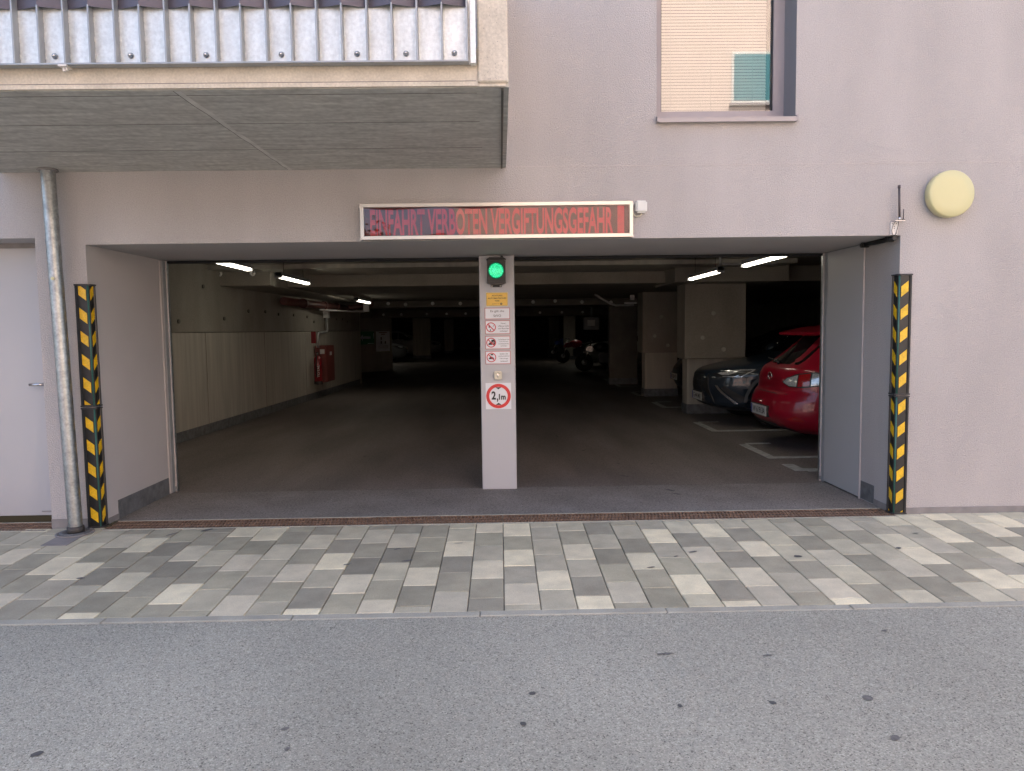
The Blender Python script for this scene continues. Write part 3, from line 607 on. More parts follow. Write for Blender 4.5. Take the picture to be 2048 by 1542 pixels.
# antenna
t = thing('antenna', 'dark rod antenna on a white bracket at the entrance corner', 'antenna', (2.95, 0, 2.12)); L0 = -t.location
def ap(mb, n, m, b=0): mb.build(n, m, t, b).location = L0
ap(MB().cyl((2.962, -.05, 2.24), (2.954, -.05, 2.466), .008, n=12), 'rod', 'antenna'); ap(MB().cyl((2.954, -.05, 2.452), (2.9535, -.05, 2.474), .0105, n=12), 'cap', 'antenna')
ap(MB().cyl((2.9625, -.05, 2.222), (2.962, -.05, 2.24), .010, n=12), 'ferrule', 'steel')
ap(MB().box(2.918, 2.972, -.012, -.003, 2.118, 2.212), 'bracket_plate', 'lug_white', .002); ap(MB().box(2.925, 3.0, -.06, -.012, 2.216, 2.219), 'bracket_arm', 'steel')
ap(MB().cyl((2.990, -.05, 2.232), (2.992, -.05, 2.30), .0035, n=8), 'whip', 'antenna'); ap(MB().cyl((2.990, -.05, 2.22), (2.990, -.05, 2.234), .014, .004, n=12), 'whip_base', 'antenna')
ap(MB().tube([(2.935, -.05, 2.215), (2.927, -.03, 2.19), (2.923, -.02, 2.15), (2.93, -.018, 2.118)], .0022, 6), 'cable', 'antenna'); ap(MB().tube([(2.958, -.05, 2.215), (2.963, -.03, 2.18), (2.958, -.02, 2.14), (2.95, -.018, 2.112)], .0022, 6), 'cable', 'antenna')
for q in ((2.93, 2.2), (2.96, 2.2), (2.93, 2.13), (2.962, 2.13), (2.945, 2.165), (2.945, 2.18)): ap(MB().cyl((q[0], -.012, q[1]), (q[0], -.0135, q[1]), .0035, n=8), 'hole', 'charcoal')
t = thing('cable_conduit', 'black conduit pipe running under the soffit edge below the antenna', 'conduit', (2.95, .2, 2.1)); L0 = -t.location
MB().cyl((2.955, -.004, 2.095), (2.962, .52, 2.098), .017, n=14).build('pipe', 'black', t).location = L0
MB().box(2.93, 2.985, .44, .47, 2.075, 2.114).build('clamp', 'black', t).location = L0; MB().box(2.93, 2.985, .06, .09, 2.075, 2.114).build('clamp', 'black', t).location = L0
# gate frame
t = thing('gate_frame', 'steel guide rails and dark header of the raised garage gate', 'gate frame', (0, 1.2, 0)); L0 = -t.location
for s, cx in ((1, GX0), (-1, GX1)):
    def gp(a, b, y0, y1, m, nm='guide_rail', z1=GZ-.004):
        MB().box(min(cx+s*a, cx+s*b), max(cx+s*a, cx+s*b), y0, y1, .0, z1).build(nm, m, t, .0015).location = L0
    gp(.001 if s > 0 else -.01, .012, 1.16 if s > 0 else 1.221, 1.25, 'frame_light', 'frame_post'); gp(.013, .016, 1.20, 1.26, 'galv_dark'); gp(.0165, .028, 1.255, 1.262, 'frame_light'); gp(.006, .026, 1.27, 1.30, 'galv_dark')
    gp(.029, .033, 1.255, 1.29, 'galv_pipe')
    MB().box(min(cx+s*.016, cx+s*.03), max(cx+s*.016, cx+s*.03), 1.246, 1.254, .02, .05).build('foot_bracket', 'steel', t).location = L0
for a, b in ((GX0+.03, -.185), (.135, GX1-.03)): MB().box(a, b, 1.26, 1.31, GZ-.026, GZ-.004).build('gate_header', 'black_matt', t).location = L0
# pillar fittings
PY = 1.12
t = thing('traffic_light', 'small dark traffic light showing green on the entrance pillar', 'traffic light', (-.03, PY, 1.87)); L0 = -t.location
x0, x1 = -.108, .054
MB().box(x0, x1, PY-.10, PY-.004, 1.868, 2.07).build('housing', 'charcoal', t, .008, 2).location = L0
MB().prism([(x0-.006, 2.072), (x1+.006, 2.072), (x1-.02, 2.088), (x0+.02, 2.088)], 'y', PY-.11, PY-.004).build('hood', 'black', t).location = L0
MB().prism([(x0-.004, 1.868), (x1+.004, 1.868), (x1-.03, 1.852), (x0+.03, 1.852)], 'y', PY-.105, PY-.004).build('lower_lip', 'charcoal', t).location = L0
MB().box(-.078, .018, PY-.012, PY-.001, 1.832, 1.852).build('bracket', 'black', t, .002).location = L0
for xx in (-.068, .008): MB().cyl((xx, PY-.012, 1.842), (xx, PY-.016, 1.842), .004, n=8).build('screw', 'steel', t).location = L0
MB().lathe([(.07, 0), (.075, -.004), (.075, -.012), (.067, -.013), (.066, -.004)], (-.029, PY-.10, 1.972), n=36).build('lens_rim', 'green_rim', t).location = L0
ln = MB().lathe([(.066, -.004), (.06, -.010), (.04, -.014), (.001, -.016)], (-.029, PY-.10, 1.972), n=32).build('lens', 'green_lens', t); ln.location = L0
ld = MB()
for i in range(75):
    r = .060*sqrt((i+.5)/75); a = i*2.39996; rr = random.uniform(.0028, .0052)
    q = Vector((-.029+r*cos(a), PY-.10-.0165+.006*(r/.06)**2, 1.972+r*sin(a))); ld.add([q+Vector((rr*cos(k), 0, rr*sin(k))) for k in (0, 1.05, 2.1, 3.14, 4.19, 5.24)], [(0,1,2,3,4,5)])
stuff(ld.build('led_dots', 'green_led', ln))
MB().lathe([(.012, -.012), (.012, .0), (.008, .006), (.001, .008)], (.022, PY-.05, 2.098), 'z', 12).build('gland', 'black', t).location = L0
def sign(name, label, cat, x0, x1, z0, z1, m, border=None, bw=.004, outer=None):
    t = thing(name, label, cat, ((x0+x1)/2, PY, z0))
    y = PY-.004
    def P(mb, n, mm, bev=0): o = mb.build(n, mm, t, bev); o.location = -t.location; return o
    P(MB().box(x0, x1, y, PY-.0005, z0, z1), 'plate', outer or m)
    if outer: P(MB().box(x0+bw, x1-bw, y-.0015, y-.0003, z0+bw, z1-bw), 'face', m)
    if border:
        i = bw+.003 if outer is None else bw; e = .0022
        a0, a1, c0, c1 = x0+i, x1-i, z0+i, z1-i
        yb = y-.002
        mb = MB().box(a0, a1, yb-.0006, yb+.0005, c0, c0+e).box(a0, a1, yb-.0006, yb+.0005, c1-e, c1).box(a0, a0+e, yb-.0006, yb+.0005, c0+e, c1-e).box(a1-e, a1, yb-.0006, yb+.0005, c0+e, c1-e)
        P(mb, 'border', border)
    def T(s_, x, z, wd, h, mm='ink', **k):
        o = text(s_, 0, 0, 0, wd, h, mm, t, **k); o.location = Vector((x, y-.0028, z))-t.location; return o
    return t, P, T, y-.003
t, P, T, y = sign('warning_sign', 'yellow sign about the automatic gate below the traffic light', 'sign', -.123, .072, 1.664, 1.786, 'sign_yellow', 'ink_brown', .004, 'sign_yellow_pale')
T('ACHTUNG', -.025, 1.757, .095, .013, 'ink_brown', bold=.02); T('AUTOMATISCHES', -.025, 1.734, .165, .013, 'ink_brown', bold=.02); T('TOR!', -.025, 1.711, .042, .013, 'ink_brown', bold=.02); T('geöffnet von', -.037, 1.684, .062, .010, 'ink_brown')
P(MB().lathe([(.010, 0), (.0095, -.0006), (.001, -.0006)], (.012, y, 1.684), n=16), 'emblem', 'ink_brown'); o = T('G', .012, 1.684, .008, .010, 'sign_yellow_pale', bold=.02); o.location.y -= .001
t, P, T, y = sign('notice_sign', 'white sign with a red border reading Es gilt die StVO', 'sign', -.139, .090, 1.546, 1.650, 'sign_white', 'sign_red', .004, 'sign_back')
T('Es gilt die', -.025, 1.617, .122, .023, 'charcoal'); T('StVO', -.025, 1.578, .068, .021, 'charcoal')
def ban(P, y, cx, cz, r):
    P(MB().ring(r*.82, r, (cx, y+.0006, cz), .0012, 40), 'ban_ring', 'sign_red')
    d = r*.86*.7071; h = r*.07
    P(MB().prism([(cx-d-h, cz+d-h), (cx-d+h, cz+d+h), (cx+d+h, cz-d+h), (cx+d-h, cz-d-h)], 'y', y-.0016, y-.0003), 'ban_bar', 'sign_red')
t, P, T, y = sign('prohibition_sign', 'red bordered no open flame and no smoking sign, topmost of three', 'sign', -.137, .091, 1.412, 1.538, 'sign_white', 'sign_red', .005, 'sign_back')
P(MB().prism([(-.103, 1.488), (-.098, 1.496), (-.092, 1.500), (-.094, 1.490), (-.080, 1.478), (-.088, 1.474), (-.096, 1.480), (-.094, 1.468), (-.104, 1.472)], 'y', y-.0005, y+.0005), 'flame_symbol', 'ink'); P(MB().prism([(-.094, 1.455), (-.084, 1.458), (-.084, 1.445), (-.090, 1.440)], 'y', y-.0005, y+.0005), 'flame_symbol', 'ink'); P(MB().prism([(-.068, 1.478), (-.062, 1.481), (-.054, 1.496), (-.060, 1.494)], 'y', y-.0005, y+.0005), 'smoke_symbol', 'plinth')
ban(P, y, -.083, 1.475, .044)
for s_, z, wd in (('Feuer,', 1.509, .046), ('offenes Licht', 1.486, .096), ('und Rauchen', 1.464, .096), ('verboten!', 1.441, .07)): T(s_, .030, z, wd, .0135, 'ink')
t, P, T, y = sign('prohibition_sign', 'red bordered no idling engines sign, middle one of three', 'sign', -.138, .090, 1.277, 1.399, 'sign_white', 'sign_red', .005, 'sign_back')
P(MB().lathe([(.021, 0), (.021, -.001), (.001, -.001)], (-.064, y+.0005, 1.338), n=20), 'engine_symbol', 'ink'); P(MB().prism([(-.11, 1.318), (-.075, 1.318), (-.066, 1.332), (-.085, 1.345), (-.105, 1.332)], 'y', y-.0004, y+.0005), 'engine_symbol', 'charcoal'); P(MB().prism([(-.085, 1.362), (-.055, 1.366), (-.052, 1.356), (-.08, 1.354)], 'y', y-.0004, y+.0005), 'engine_symbol', 'ink'); P(MB().lathe([(.011, 0), (.011, -.0014), (.001, -.0014)], (-.064, y+.0002, 1.338), n=16), 'engine_symbol', 'sign_back')
ban(P, y, -.083, 1.338, .044)
for s_, z, wd in (('Laufenlassen von', 1.365, .10), ('Verbrennungs-', 1.346, .084), ('kraftmaschinen', 1.327, .09), ('verboten!', 1.308, .06)): T(s_, .030, z, wd, .011, 'ink')
t, P, T, y = sign('prohibition_sign', 'red bordered no gas-powered vehicles sign above the key switch', 'sign', -.139, .092, 1.142, 1.264, 'sign_white', 'sign_red', .005, 'sign_back')
P(MB().prism([(-.106, 1.190), (-.060, 1.190), (-.060, 1.202), (-.070, 1.204), (-.076, 1.212), (-.094, 1.212), (-.098, 1.203), (-.106, 1.200)], 'y', y-.0004, y+.0005), 'car_symbol', 'ink'); P(MB().box(-.090, -.066, y-.0004, y+.0005, 1.224, 1.236), 'cloud_symbol', 'charcoal')
ban(P, y, -.083, 1.205, .043)
for s_, z, wd in (('Einfahrt für', 1.236, .074), ('gasbetriebene', 1.215, .098), ('Fahrzeuge', 1.193, .074), ('verboten!', 1.171, .068)): T(s_, .030, z, wd, .013, 'ink')
t = thing('key_switch', 'small cream key switch box on the entrance pillar', 'switch', (-.026, PY, 1.005)); L0 = -t.location
MB().box(-.061, .009, PY-.035, PY-.001, 1.006, 1.082).build('housing', 'plastic_cream', t, .007, 2).location = L0
MB().cyl((-.026, PY-.035, 1.048), (-.026, PY-.041, 1.048), .009, n=16).build('lock', 'steel', t).location = L0; MB().box(-.0275, -.0245, PY-.042, PY-.0405, 1.020, 1.046).build('key_slot', 'charcoal', t).location = L0
for q in ((-.043, 1.062), (-.026, 1.070), (-.009, 1.062)): MB().box(q[0]-.002, q[0]+.002, PY-.0358, PY-.0345, q[1]-.003, q[1]+.003).build('mark', 'charcoal', t).location = L0
t, P, T, y = sign('height_limit_sign', 'square white height limit sign with a red ring reading 2,1m', 'sign', -.140, .091, .736, .974, 'sign_white')
cz = .855; cx = -.0245
P(MB().ring(.083, .111, (cx, y+.0006, cz), .0012, 56), 'red_ring', 'ring_red')
P(MB().prism([(cx-.027, cz+.080), (cx+.027, cz+.080), (cx, cz+.061)], 'y', y-.0012, y+.0006), 'triangle', 'ink'); P(MB().prism([(cx-.027, cz-.080), (cx+.027, cz-.080), (cx, cz-.061)], 'y', y-.0012, y+.0006), 'triangle', 'ink')
T('2', cx-.043, cz+.006, .040, .076, 'ink', bold=.035); T(',', cx-.009, cz-.038, .012, .036, 'ink', bold=.04); T('1m', cx+.034, cz-.007, .062, .052, 'ink', bold=.04)
# ================================================================ GARAGE FITTINGS
def tube_lamp(x, y0, z, label, L_=1.5, zc=2.45):
    t = thing('tube_lamp', label, 'lamp', (x, y0, z))
    MB().prism([(-.045, .012), (.045, .012), (.035, .06), (-.035, .06)], 'y', 0, L_).build('housing', 'lamp_body', t)
    MB().prism([(-.028, .011), (.028, .011), (.026, -.010), (.015, -.017), (-.015, -.017), (-.026, -.010)], 'y', .02, L_-.02).build('tube', 'tube_lit', t)
    for yy in (.0, L_-.015): MB().box(-.047, .047, yy, yy+.015, -.02, .062).build('end_cap', 'lamp_body', t)
    for yy in (.25, L_-.25): MB().cyl((0, yy, .06), (0, yy, zc-z), .004, n=6).build('hanger', 'black', t)
    return t
G = 'tube lamps over the driveway'
tube_lamp(-2.946, 1.78, 2.20, 'lit tube lamp on the left, first one inside the gate')
tube_lamp(-2.948, 4.45, 2.20, 'lit tube lamp second from the gate, beside the boxed bulkhead on the left')
tube_lamp(-2.943, 9.75, 2.10, 'lit tube lamp beyond the dark red pipes', zc=2.2)
tube_lamp(-5.2, 26.5, 2.08, 'lit tube lamp in the far bay behind the white notice', zc=2.2)
tube_lamp(3.4, 26.0, 2.08, 'lit tube lamp over the motorcycles beyond the pale car', zc=2.2)
tube_lamp(2.824, 1.50, 2.15, 'lit tube lamp above the red car inside the gate')
tube_lamp(2.822, 3.92, 2.16, 'lit tube lamp in front of the thick concrete column')
t = thing('sprinkler_pipe', 'dark red sprinkler main with a pale conduit under the left bulkhead', 'pipe', (-3.9, 9, 2.0)); L0 = -t.location
MB().cyl((-3.95, 8.1, 2.03), (-3.72, 12.6, 2.03), .075, n=16).build('main_pipe', 'pipe_dark', t).location = L0
for y in (9.2, 10.6, 11.6): MB().cyl((-3.95+.051*(y-8.1), y, 2.03), (-3.95+.051*(y+.12-8.1), y+.12, 2.03), .092, n=16).build('coupling', 'pipe_dark', t).location = L0
MB().tube([(-3.72, 12.5, 2.03), (-3.5, 12.7, 2.06), (-3.3, 12.7, 2.1), (-3.1, 12.7, 2.12)], .06, 12).build('branch', 'pipe_dark', t).location = L0
MB().tube([(-3.85, 10.4, 1.935), (-3.5, 12.2, 1.935), (-3.25, 12.3, 1.935), (-3.22, 12.3, 1.96), (-3.22, 12.3, 2.19)], .022).build('conduit', 'pipe_grey', t).location = L0
MB().box(-3.26, -3.13, 12.25, 12.33, 1.93, 2.2).build('cable_tray', 'pipe_grey', t).location = L0
xw = lambda y: WL(y)+.02
t = thing('water_pipe', 'bent grey water pipe dropping to the red hydrant cabinet', 'pipe', (xw(11.2), 11.2, 1.2)); L0 = -t.location
MB().tube([(xw(11.4)+.08, 11.5, 1.95), (xw(11.4)+.08, 11.5, 1.52), (xw(11.4)+.08, 11.45, 1.46), (xw(11)+.08, 10.75, 1.44), (xw(11)+.08, 10.68, 1.40), (xw(11)+.08, 10.66, 1.12)], .03, 10).build('pipe', 'pipe_grey', t).location = L0
MB().box(xw(11.4)+.02, xw(11.4)+.14, 11.43, 11.57, 1.78, 1.93).build('junction', 'plastic_white', t).location = L0
MB().box(xw(11)+.03, xw(11)+.12, 10.3, 10.36, 1.22, 1.47).build('red_valve', 'fire_red', t).location = L0
t = thing('hydrant_cabinet', 'red wall hydrant cabinet behind the fire extinguisher', 'cabinet', (xw(11.2), 11.2, .33)); L0 = -t.location
MB().box(xw(11)-.01, xw(11)+.24, 10.75, 11.5, .36, 1.16).build('cabinet_body', 'cabinet_red', t, .006).location = L0
MB().box(xw(11)+.2405, xw(11)+.25, 10.79, 11.46, .40, 1.12).build('cabinet_door', 'cabinet_red', t, .003).location = L0
MB().box(xw(11)+.2505, xw(11)+.253, 11.02, 11.2, .94, 1.02).build('label_plate', 'plate_white', t).location = L0
MB().box(xw(11)+.10, xw(11)+.2, 10.7465, 10.7495, .98, 1.08).build('label_plate', 'plate_white', t).location = L0
ex = (xw(10.5)+.13, 10.48)
t = thing('fire_extinguisher', 'red fire extinguisher hanging on the left concrete wall', 'extinguisher', (ex[0], ex[1], .33)); L0 = -t.location
MB().lathe([(.07, .37), (.085, .40), (.085, .86), (.075, .90), (.04, .935), (.025, .95)], (*ex, 0), 'z', 24).build('cylinder', 'fire_red', t).location = L0
MB().lathe([(.088, .33), (.09, .335), (.09, .40), (.086, .402)], (*ex, 0), 'z', 24).build('foot', 'black', t).location = L0
MB().lathe([(.022, .95), (.022, 1.0), (.012, 1.01)], (*ex, 0), 'z', 12).build('valve', 'steel', t).location = L0
MB().box(ex[0]-.015, ex[0]+.015, ex[1]-.09, ex[1]+.03, 1.005, 1.03).build('lever', 'black', t).location = L0
MB().tube([(ex[0], ex[1]-.03, .98), (ex[0], ex[1]-.1, .93), (ex[0]-.01, ex[1]-.115, .75), (ex[0]-.01, ex[1]-.105, .5)], .012).build('hose', 'black', t).location = L0
o = link('lettering', text_mesh('TOTAL', .27, .05, bold=.03), 'plate_white', t); o.rotation_euler = (0, -pi/2, 0); o.location = Vector((ex[0]+.03, ex[1]-.0875, .62))+L0
# partition notices
d2 = (Vector((-4.15, 22.4))-Vector((-7.4, 17.4))).normalized(); nrm = Vector((d2.y, -d2.x)); ang = math.atan2(d2.y, d2.x)
def on_wall(name, label, cat, s0, s1, z0, z1, m):
    p = Vector((-4.15, 22.4))-d2*((s0+s1)/2)+nrm*.102
    t = thing(name, label, cat, (p.x, p.y, z0), ang); wd = abs(s1-s0)
    MB().box(-wd/2, wd/2, -.012, 0, 0, z1-z0).build('plate', m, t); return t, wd
t, wd = on_wall('exit_sign', 'green escape route sign with a white arrow pointing left', 'sign', .98, 1.72, 1.0, 1.46, 'green_sign')
MB().prism([(-wd/2+.02, .24), (-wd/2+.14, .36), (-wd/2+.14, .28), (.18, .28), (.18, .20), (-wd/2+.14, .20), (-wd/2+.14, .12)], 'y', -.015, -.0125).build('arrow', 'sign_white', t); MB().box(wd/2-.05, wd/2-.02, -.015, -.0125, .2, .4).build('stripe', 'sign_white', t); MB().box(.02, wd/2-.03, -.015, -.0125, .02, .045).build('stripe', 'sign_white', t)
t, wd = on_wall('notice_poster', 'white printed notice beside the green arrow sign', 'poster', .14, .88, .72, 1.46, 'sign_white')
for z, w_ in ((.68, .6), (.62, .3)): MB().box(-w_/2*wd, w_/2*wd, -.0145, -.0125, z, z+.025).build('print', 'cabinet_red', t)
for x, z in ((-.1, .48), (-.1, .33), (.12, .33)): MB().box(x-.03, x+.03, -.0145, -.0125, z-.05, z+.05).build('print', 'charcoal', t)
for z in (.2, .16, .12): MB().box(-.28, .28, -.0145, -.0125, z, z+.012).build('print', 'plinth', t)
t = thing('electrical_box', 'grey electrical box mounted above the white car', 'box', (3.0, 19.6, 1.45)); L0 = -t.location
MB().box(2.82, 3.35, 19.5, 19.75, 1.42, 1.85).build('housing', 'lamp_body', t, .02).location = L0; MB().box(2.95, 3.2, 19.47, 19.499, 1.55, 1.75).build('cover', 'plastic_white', t).location = L0
MB().cyl((3.1, 19.62, 1.84), (3.1, 19.62, 2.2), .03).build('hanger', 'lamp_body', t).location = L0
t = thing('ceiling_conduit', 'angled pale conduit under the ceiling near the second column', 'conduit', (2.4, 9.5, 2.1)); L0 = -t.location
MB().tube([(2.05, 10.5, 2.19), (2.38, 10.5, 1.99), (2.5, 10.5, 1.95), (2.9, 10.5, 1.95)], .022).build('pipe', 'pipe_grey', t).location = L0
MB().box(2.72, 2.80, 9.9, 9.98, 2.04, 2.14).box(2.6, 2.85, 9.9, 9.96, 1.96, 1.99).build('bracket', 'pipe_grey', t).location = L0
t = thing('lamp_conduit', 'grey conduit linking the two tube lamps above the cars', 'conduit', (3.2, 3.9, 2.3)); L0 = -t.location
MB().tube([(2.84, 4.0, 2.26), (2.95, 4.0, 2.255), (3.55, 4.0, 2.255), (3.57, 4.0, 2.27), (3.57, 4.0, 2.45)], .016).build('pipe', 'pipe_grey', t).location = L0
MB().cyl((2.84, 4.0, 2.22), (2.84, 4.0, 2.45), .02).build('drop', 'pipe_grey', t).location = L0
# ================================================================ VEHICLES
def crom(a, b, c, d, t):
    return .5*((2*b)+(-a+c)*t+(2*a-5*b+4*c-d)*t*t+(-a+3*b-3*c+d)*t**3)
def ring_body(rings, L_, sub=5, n=88):
    """horizontal outlines stacked from sill to roof -> dense closed shell. ring: z, rear inset, front inset, half width, rear exp, front exp"""
    R = []
    for i in range(len(rings)-1):
        p = [rings[max(i-1, 0)], rings[i], rings[i+1], rings[min(i+2, len(rings)-1)]]
        for k in range(sub): R.append([crom(*(q[j] for q in p), k/sub) for j in range(6)])
    R.append(list(rings[-1])); mb = MB(); xm = -.25
    for z, r, f, w_, er, ef in R:
        for k in range(n):
            t = 2*pi*(k+.5)/n; c, s_ = cos(t), sin(t); e = 2/(ef if c > 0 else er)
            a = (L_/2-f)-xm if c > 0 else xm-(-L_/2+r)
            mb.v.append((xm+math.copysign(abs(c)**e, c)*a, math.copysign(abs(s_)**(2/(5.0)), s_)*w_ if False else math.copysign(abs(s_)**e, s_)*w_, z))
    m = len(R)
    mb.f = [(i*n+k, i*n+(k+1) % n, (i+1)*n+(k+1) % n, (i+1)*n+k) for i in range(m-1) for k in range(n)]+[tuple(range(n-1, -1, -1)), tuple((m-1)*n+k for k in range(n))]
    mb.sm = [True]*len(mb.f); return mb
RINGS = dict(
 hatch=[(.19, .30, .40, .76, 4, 3.2), (.27, .10, .14, .83, 4, 3.2), (.40, .0, .03, .868, 4, 3.0), (.55, .015, .0, .877, 4, 3.0), (.64, .05, .01, .877, 4, 3.0), (.70, .10, .04, .874, 4.2, 3.0), (.80, .11, .14, .868, 4.2, 3.0), (.88, .13, .36, .858, 4.2, 3.2), (.95, .17, .80, .838, 4.2, 4), (1.01, .25, 1.15, .80, 4, 4.5), (1.15, .43, 1.50, .725, 4, 4.5), (1.30, .60, 1.88, .655, 4, 4.5), (1.40, .72, 2.2, .60, 4, 4.5), (1.455, .98, 2.55, .50, 4, 4), (1.475, 1.35, 2.75, .33, 3, 3)],
 suv=[(.22, .30, .36, .80, 4, 3.4), (.30, .10, .09, .88, 4, 3.2), (.42, .02, .03, .912, 4, 3.0), (.56, .0, .0, .92, 4, 3.0), (.70, .03, .015, .92, 4, 3.0), (.78, .05, .05, .918, 4.2, 3.0), (.84, .07, .15, .91, 4.2, 3.0), (.91, .09, .48, .90, 4.2, 3.4), (.98, .11, .95, .885, 4.2, 4), (1.05, .15, 1.22, .86, 4.2, 4.5), (1.22, .30, 1.56, .775, 4, 4.5), (1.42, .50, 1.98, .69, 4, 4.5), (1.54, .64, 2.3, .62, 4, 4.5), (1.62, .92, 2.65, .52, 4, 4), (1.645, 1.3, 2.9, .33, 3, 3)])
def make_car(kind, paint, name, label, loc, rz, plate_text, group=None):
    hatch = kind == 'hatch'; L_ = 4.45 if hatch else 4.62; W_ = .877 if hatch else .92
    wr = .315 if hatch else .36; wx = (-1.33, 1.32) if hatch else (-1.34, 1.36)
    t = thing(name, label, 'car', loc, rz, group)
    key = 'carbody_'+kind
    if key not in slabs:
        mb = ring_body(RINGS[kind], L_); full = mb.mesh(key)
        tmp = bpy.data.objects.new('tmp', full); COL.objects.link(tmp)
        cut = MB()
        for x in wx:
            for s_ in (-1, 1): cut.cyl((x, s_*(W_-.26), wr+.01), (x, s_*(W_+.2), wr+.01), wr+.045, n=36, smooth=True)
        cm_ = cut.mesh('cutter'); co = bpy.data.objects.new('cutter', cm_); COL.objects.link(co)
        md = tmp.modifiers.new('b', 'BOOLEAN'); md.operation = 'DIFFERENCE'; md.object = co; md.solver = 'EXACT'
        me = bpy.data.meshes.new_from_object(tmp.evaluated_get(bpy.context.evaluated_depsgraph_get()))
        bpy.data.objects.remove(tmp); bpy.data.objects.remove(co)
        slabs[key] = me
        slabs[key+'_bvh'] = BVHTree.FromPolygons([v.co.copy() for v in full.vertices], [tuple(p.vertices) for p in full.polygons])
    me = slabs[key].copy(); me.materials.clear(); me.materials.append(MATS[paint])
    body = link('body', me, None, t); bvh = slabs[key+'_bvh']
    def patch(nm, pts, phi, m, off=.004, parent=None, cuts=4, mirror=True):
        """outline (u, z) seen from plan direction phi, laid onto the body shell"""
        obs = None
        for sg in ((1, -1) if mirror else (1,)):
            out = Vector((cos(phi), sin(phi), 0)); u = Vector((-sin(phi), cos(phi), 0))
            bm = bmesh.new(); vs_ = [bm.verts.new((p[0], 0, p[1])) for p in pts]; bm.faces.new(vs_)
            bmesh.ops.triangulate(bm, faces=bm.faces[:]); bmesh.ops.subdivide_edges(bm, edges=bm.edges[:], cuts=cuts, use_grid_fill=True)
            for v in bm.verts:
                o_ = out*6+u*v.co.x+Vector((0, 0, v.co.z)); h = bvh.ray_cast(o_, -out)
                if h[0] is None: h = bvh.find_nearest(out*1.5+u*v.co.x+Vector((0, 0, v.co.z)))
                nn = h[1] if h[1].dot(out) > 0 else -h[1]
                v.co = h[0]+nn*off
                if sg < 0: v.co.y *= -1
            bmesh.ops.recalc_face_normals(bm, faces=bm.faces)
            me_ = bpy.data.meshes.new(nm); bm.to_mesh(me_); bm.free()
            for p in me_.polygons: p.use_smooth = True
            o = link(nm, me_, m, parent or t); obs = obs or o
        return obs
    R0, F0, S0 = pi, 0., pi/2
    belt = .98 if hatch else 1.03; zt = 1.37 if hatch else 1.53
    # glass
    if hatch:
        patch('rear_window', [(-.66, .995), (.66, .995), (.72, 1.05), (.625, 1.34), (.57, 1.375), (-.57, 1.375), (-.625, 1.34), (-.72, 1.05)], R0, 'car_glass', mirror=False, cuts=5)
        patch('windscreen', [(-.62, 1.03), (.62, 1.03), (.50, 1.38), (-.50, 1.38)], F0, 'car_glass', mirror=False, cuts=5)
        patch('side_window', [(-1.0, 1.0), (.15, 1.0), (.15, 1.37), (-.25, 1.37)], S0, 'car_glass'); patch('side_window', [(.2, 1.0), (1.15, 1.0), (1.35, 1.08), (.95, 1.36), (.2, 1.37)], S0, 'car_glass')
        sp = MB().prism([(-L_/2+.42, 1.37), (-L_/2+.43, 1.335), (-L_/2+.72, 1.36), (-L_/2+.95, 1.455), (-L_/2+.75, 1.438)], 'y', -.55, .55); sp.build('spoiler', paint, t, .008, 2)
        MB().cyl((-L_/2+.235, .0, 1.02), (-L_/2+.20, -.0, 1.0), .02).build('wiper_hub', 'trim_black', t); MB().tube([(-L_/2+.22, .0, 1.015), (-L_/2+.235, .2, 1.035), (-L_/2+.25, .42, 1.045)], .01, 6).build('wiper', 'trim_black', t)
        tl = patch('taillight', [(-1.13, .795), (-1.02, .745), (-.85, .742), (-.66, .765), (-.50, .81), (-.52, .90), (-.72, .925), (-.92, .90), (-1.06, .85)], math.atan2(-.67, -.74), 'trim_black', .003)
        for pts, m_ in (([(-1.105, .795), (-1.01, .757), (-.915, .755), (-.905, .885), (-1.05, .842)], 'lamp_clear'), ([(-.90, .755), (-.77, .765), (-.765, .908), (-.895, .888)], 'lamp_red'), ([(-.755, .768), (-.66, .78), (-.53, .82), (-.545, .885), (-.72, .91), (-.75, .908)], 'lamp_clear')):
            patch('lamp_lens', pts, math.atan2(-.67, -.74), m_, .008)
        patch('reflector', [(-1.02, .37), (-.90, .36), (-.80, .35), (-.83, .39), (-.90, .42)], math.atan2(-.67, -.74), 'lamp_red', .004)
        patch('lower_grille', [(-.5, .22), (.5, .22), (.45, .30), (-.45, .30)], R0, 'trim_black', mirror=False)
        patch('bumper_crease', [(-.72, .655), (.72, .655), (.70, .662), (-.70, .662)], R0, 'trim_black', .002, mirror=False, cuts=6)
        hl = [(-1.12, .72), (-.95, .66), (-.72, .66), (-.50, .76), (-.55, .80), (-.80, .79)]
        grille = [(-.30, .66), (.30, .66), (.36, .60), (-.36, .60)]; low = [(-.55, .45), (.55, .45), (.42, .27), (-.42, .27)]
        xr = -L_/2+.0; zr, zf = .435, .50; eb = (-L_/2+.085, .845)
    else:
        patch('rear_window', [(-.62, 1.10), (.62, 1.10), (.52, 1.48), (-.52, 1.48)], R0, 'car_glass', mirror=False)
        patch('windscreen', [(-.68, 1.07), (.68, 1.07), (.54, 1.52), (-.54, 1.52)], F0, 'car_glass', mirror=False, cuts=5)
        patch('side_window', [(-.98, 1.06), (.15, 1.06), (.15, 1.51), (-.25, 1.51)], S0, 'car_glass'); patch('side_window', [(.2, 1.06), (1.2, 1.06), (1.4, 1.15), (1.0, 1.48), (.2, 1.51)], S0, 'car_glass')
        patch('taillight', [(-1.1, .86), (-.6, .88), (-.45, .95), (-.5, 1.0), (-.8, .98), (-1.1, .93)], math.atan2(-.67, -.74), 'lamp_red')
        hl = [(-1.10, .765), (-.93, .715), (-.72, .715), (-.50, .80), (-.46, .835), (-.55, .838), (-.78, .82)]
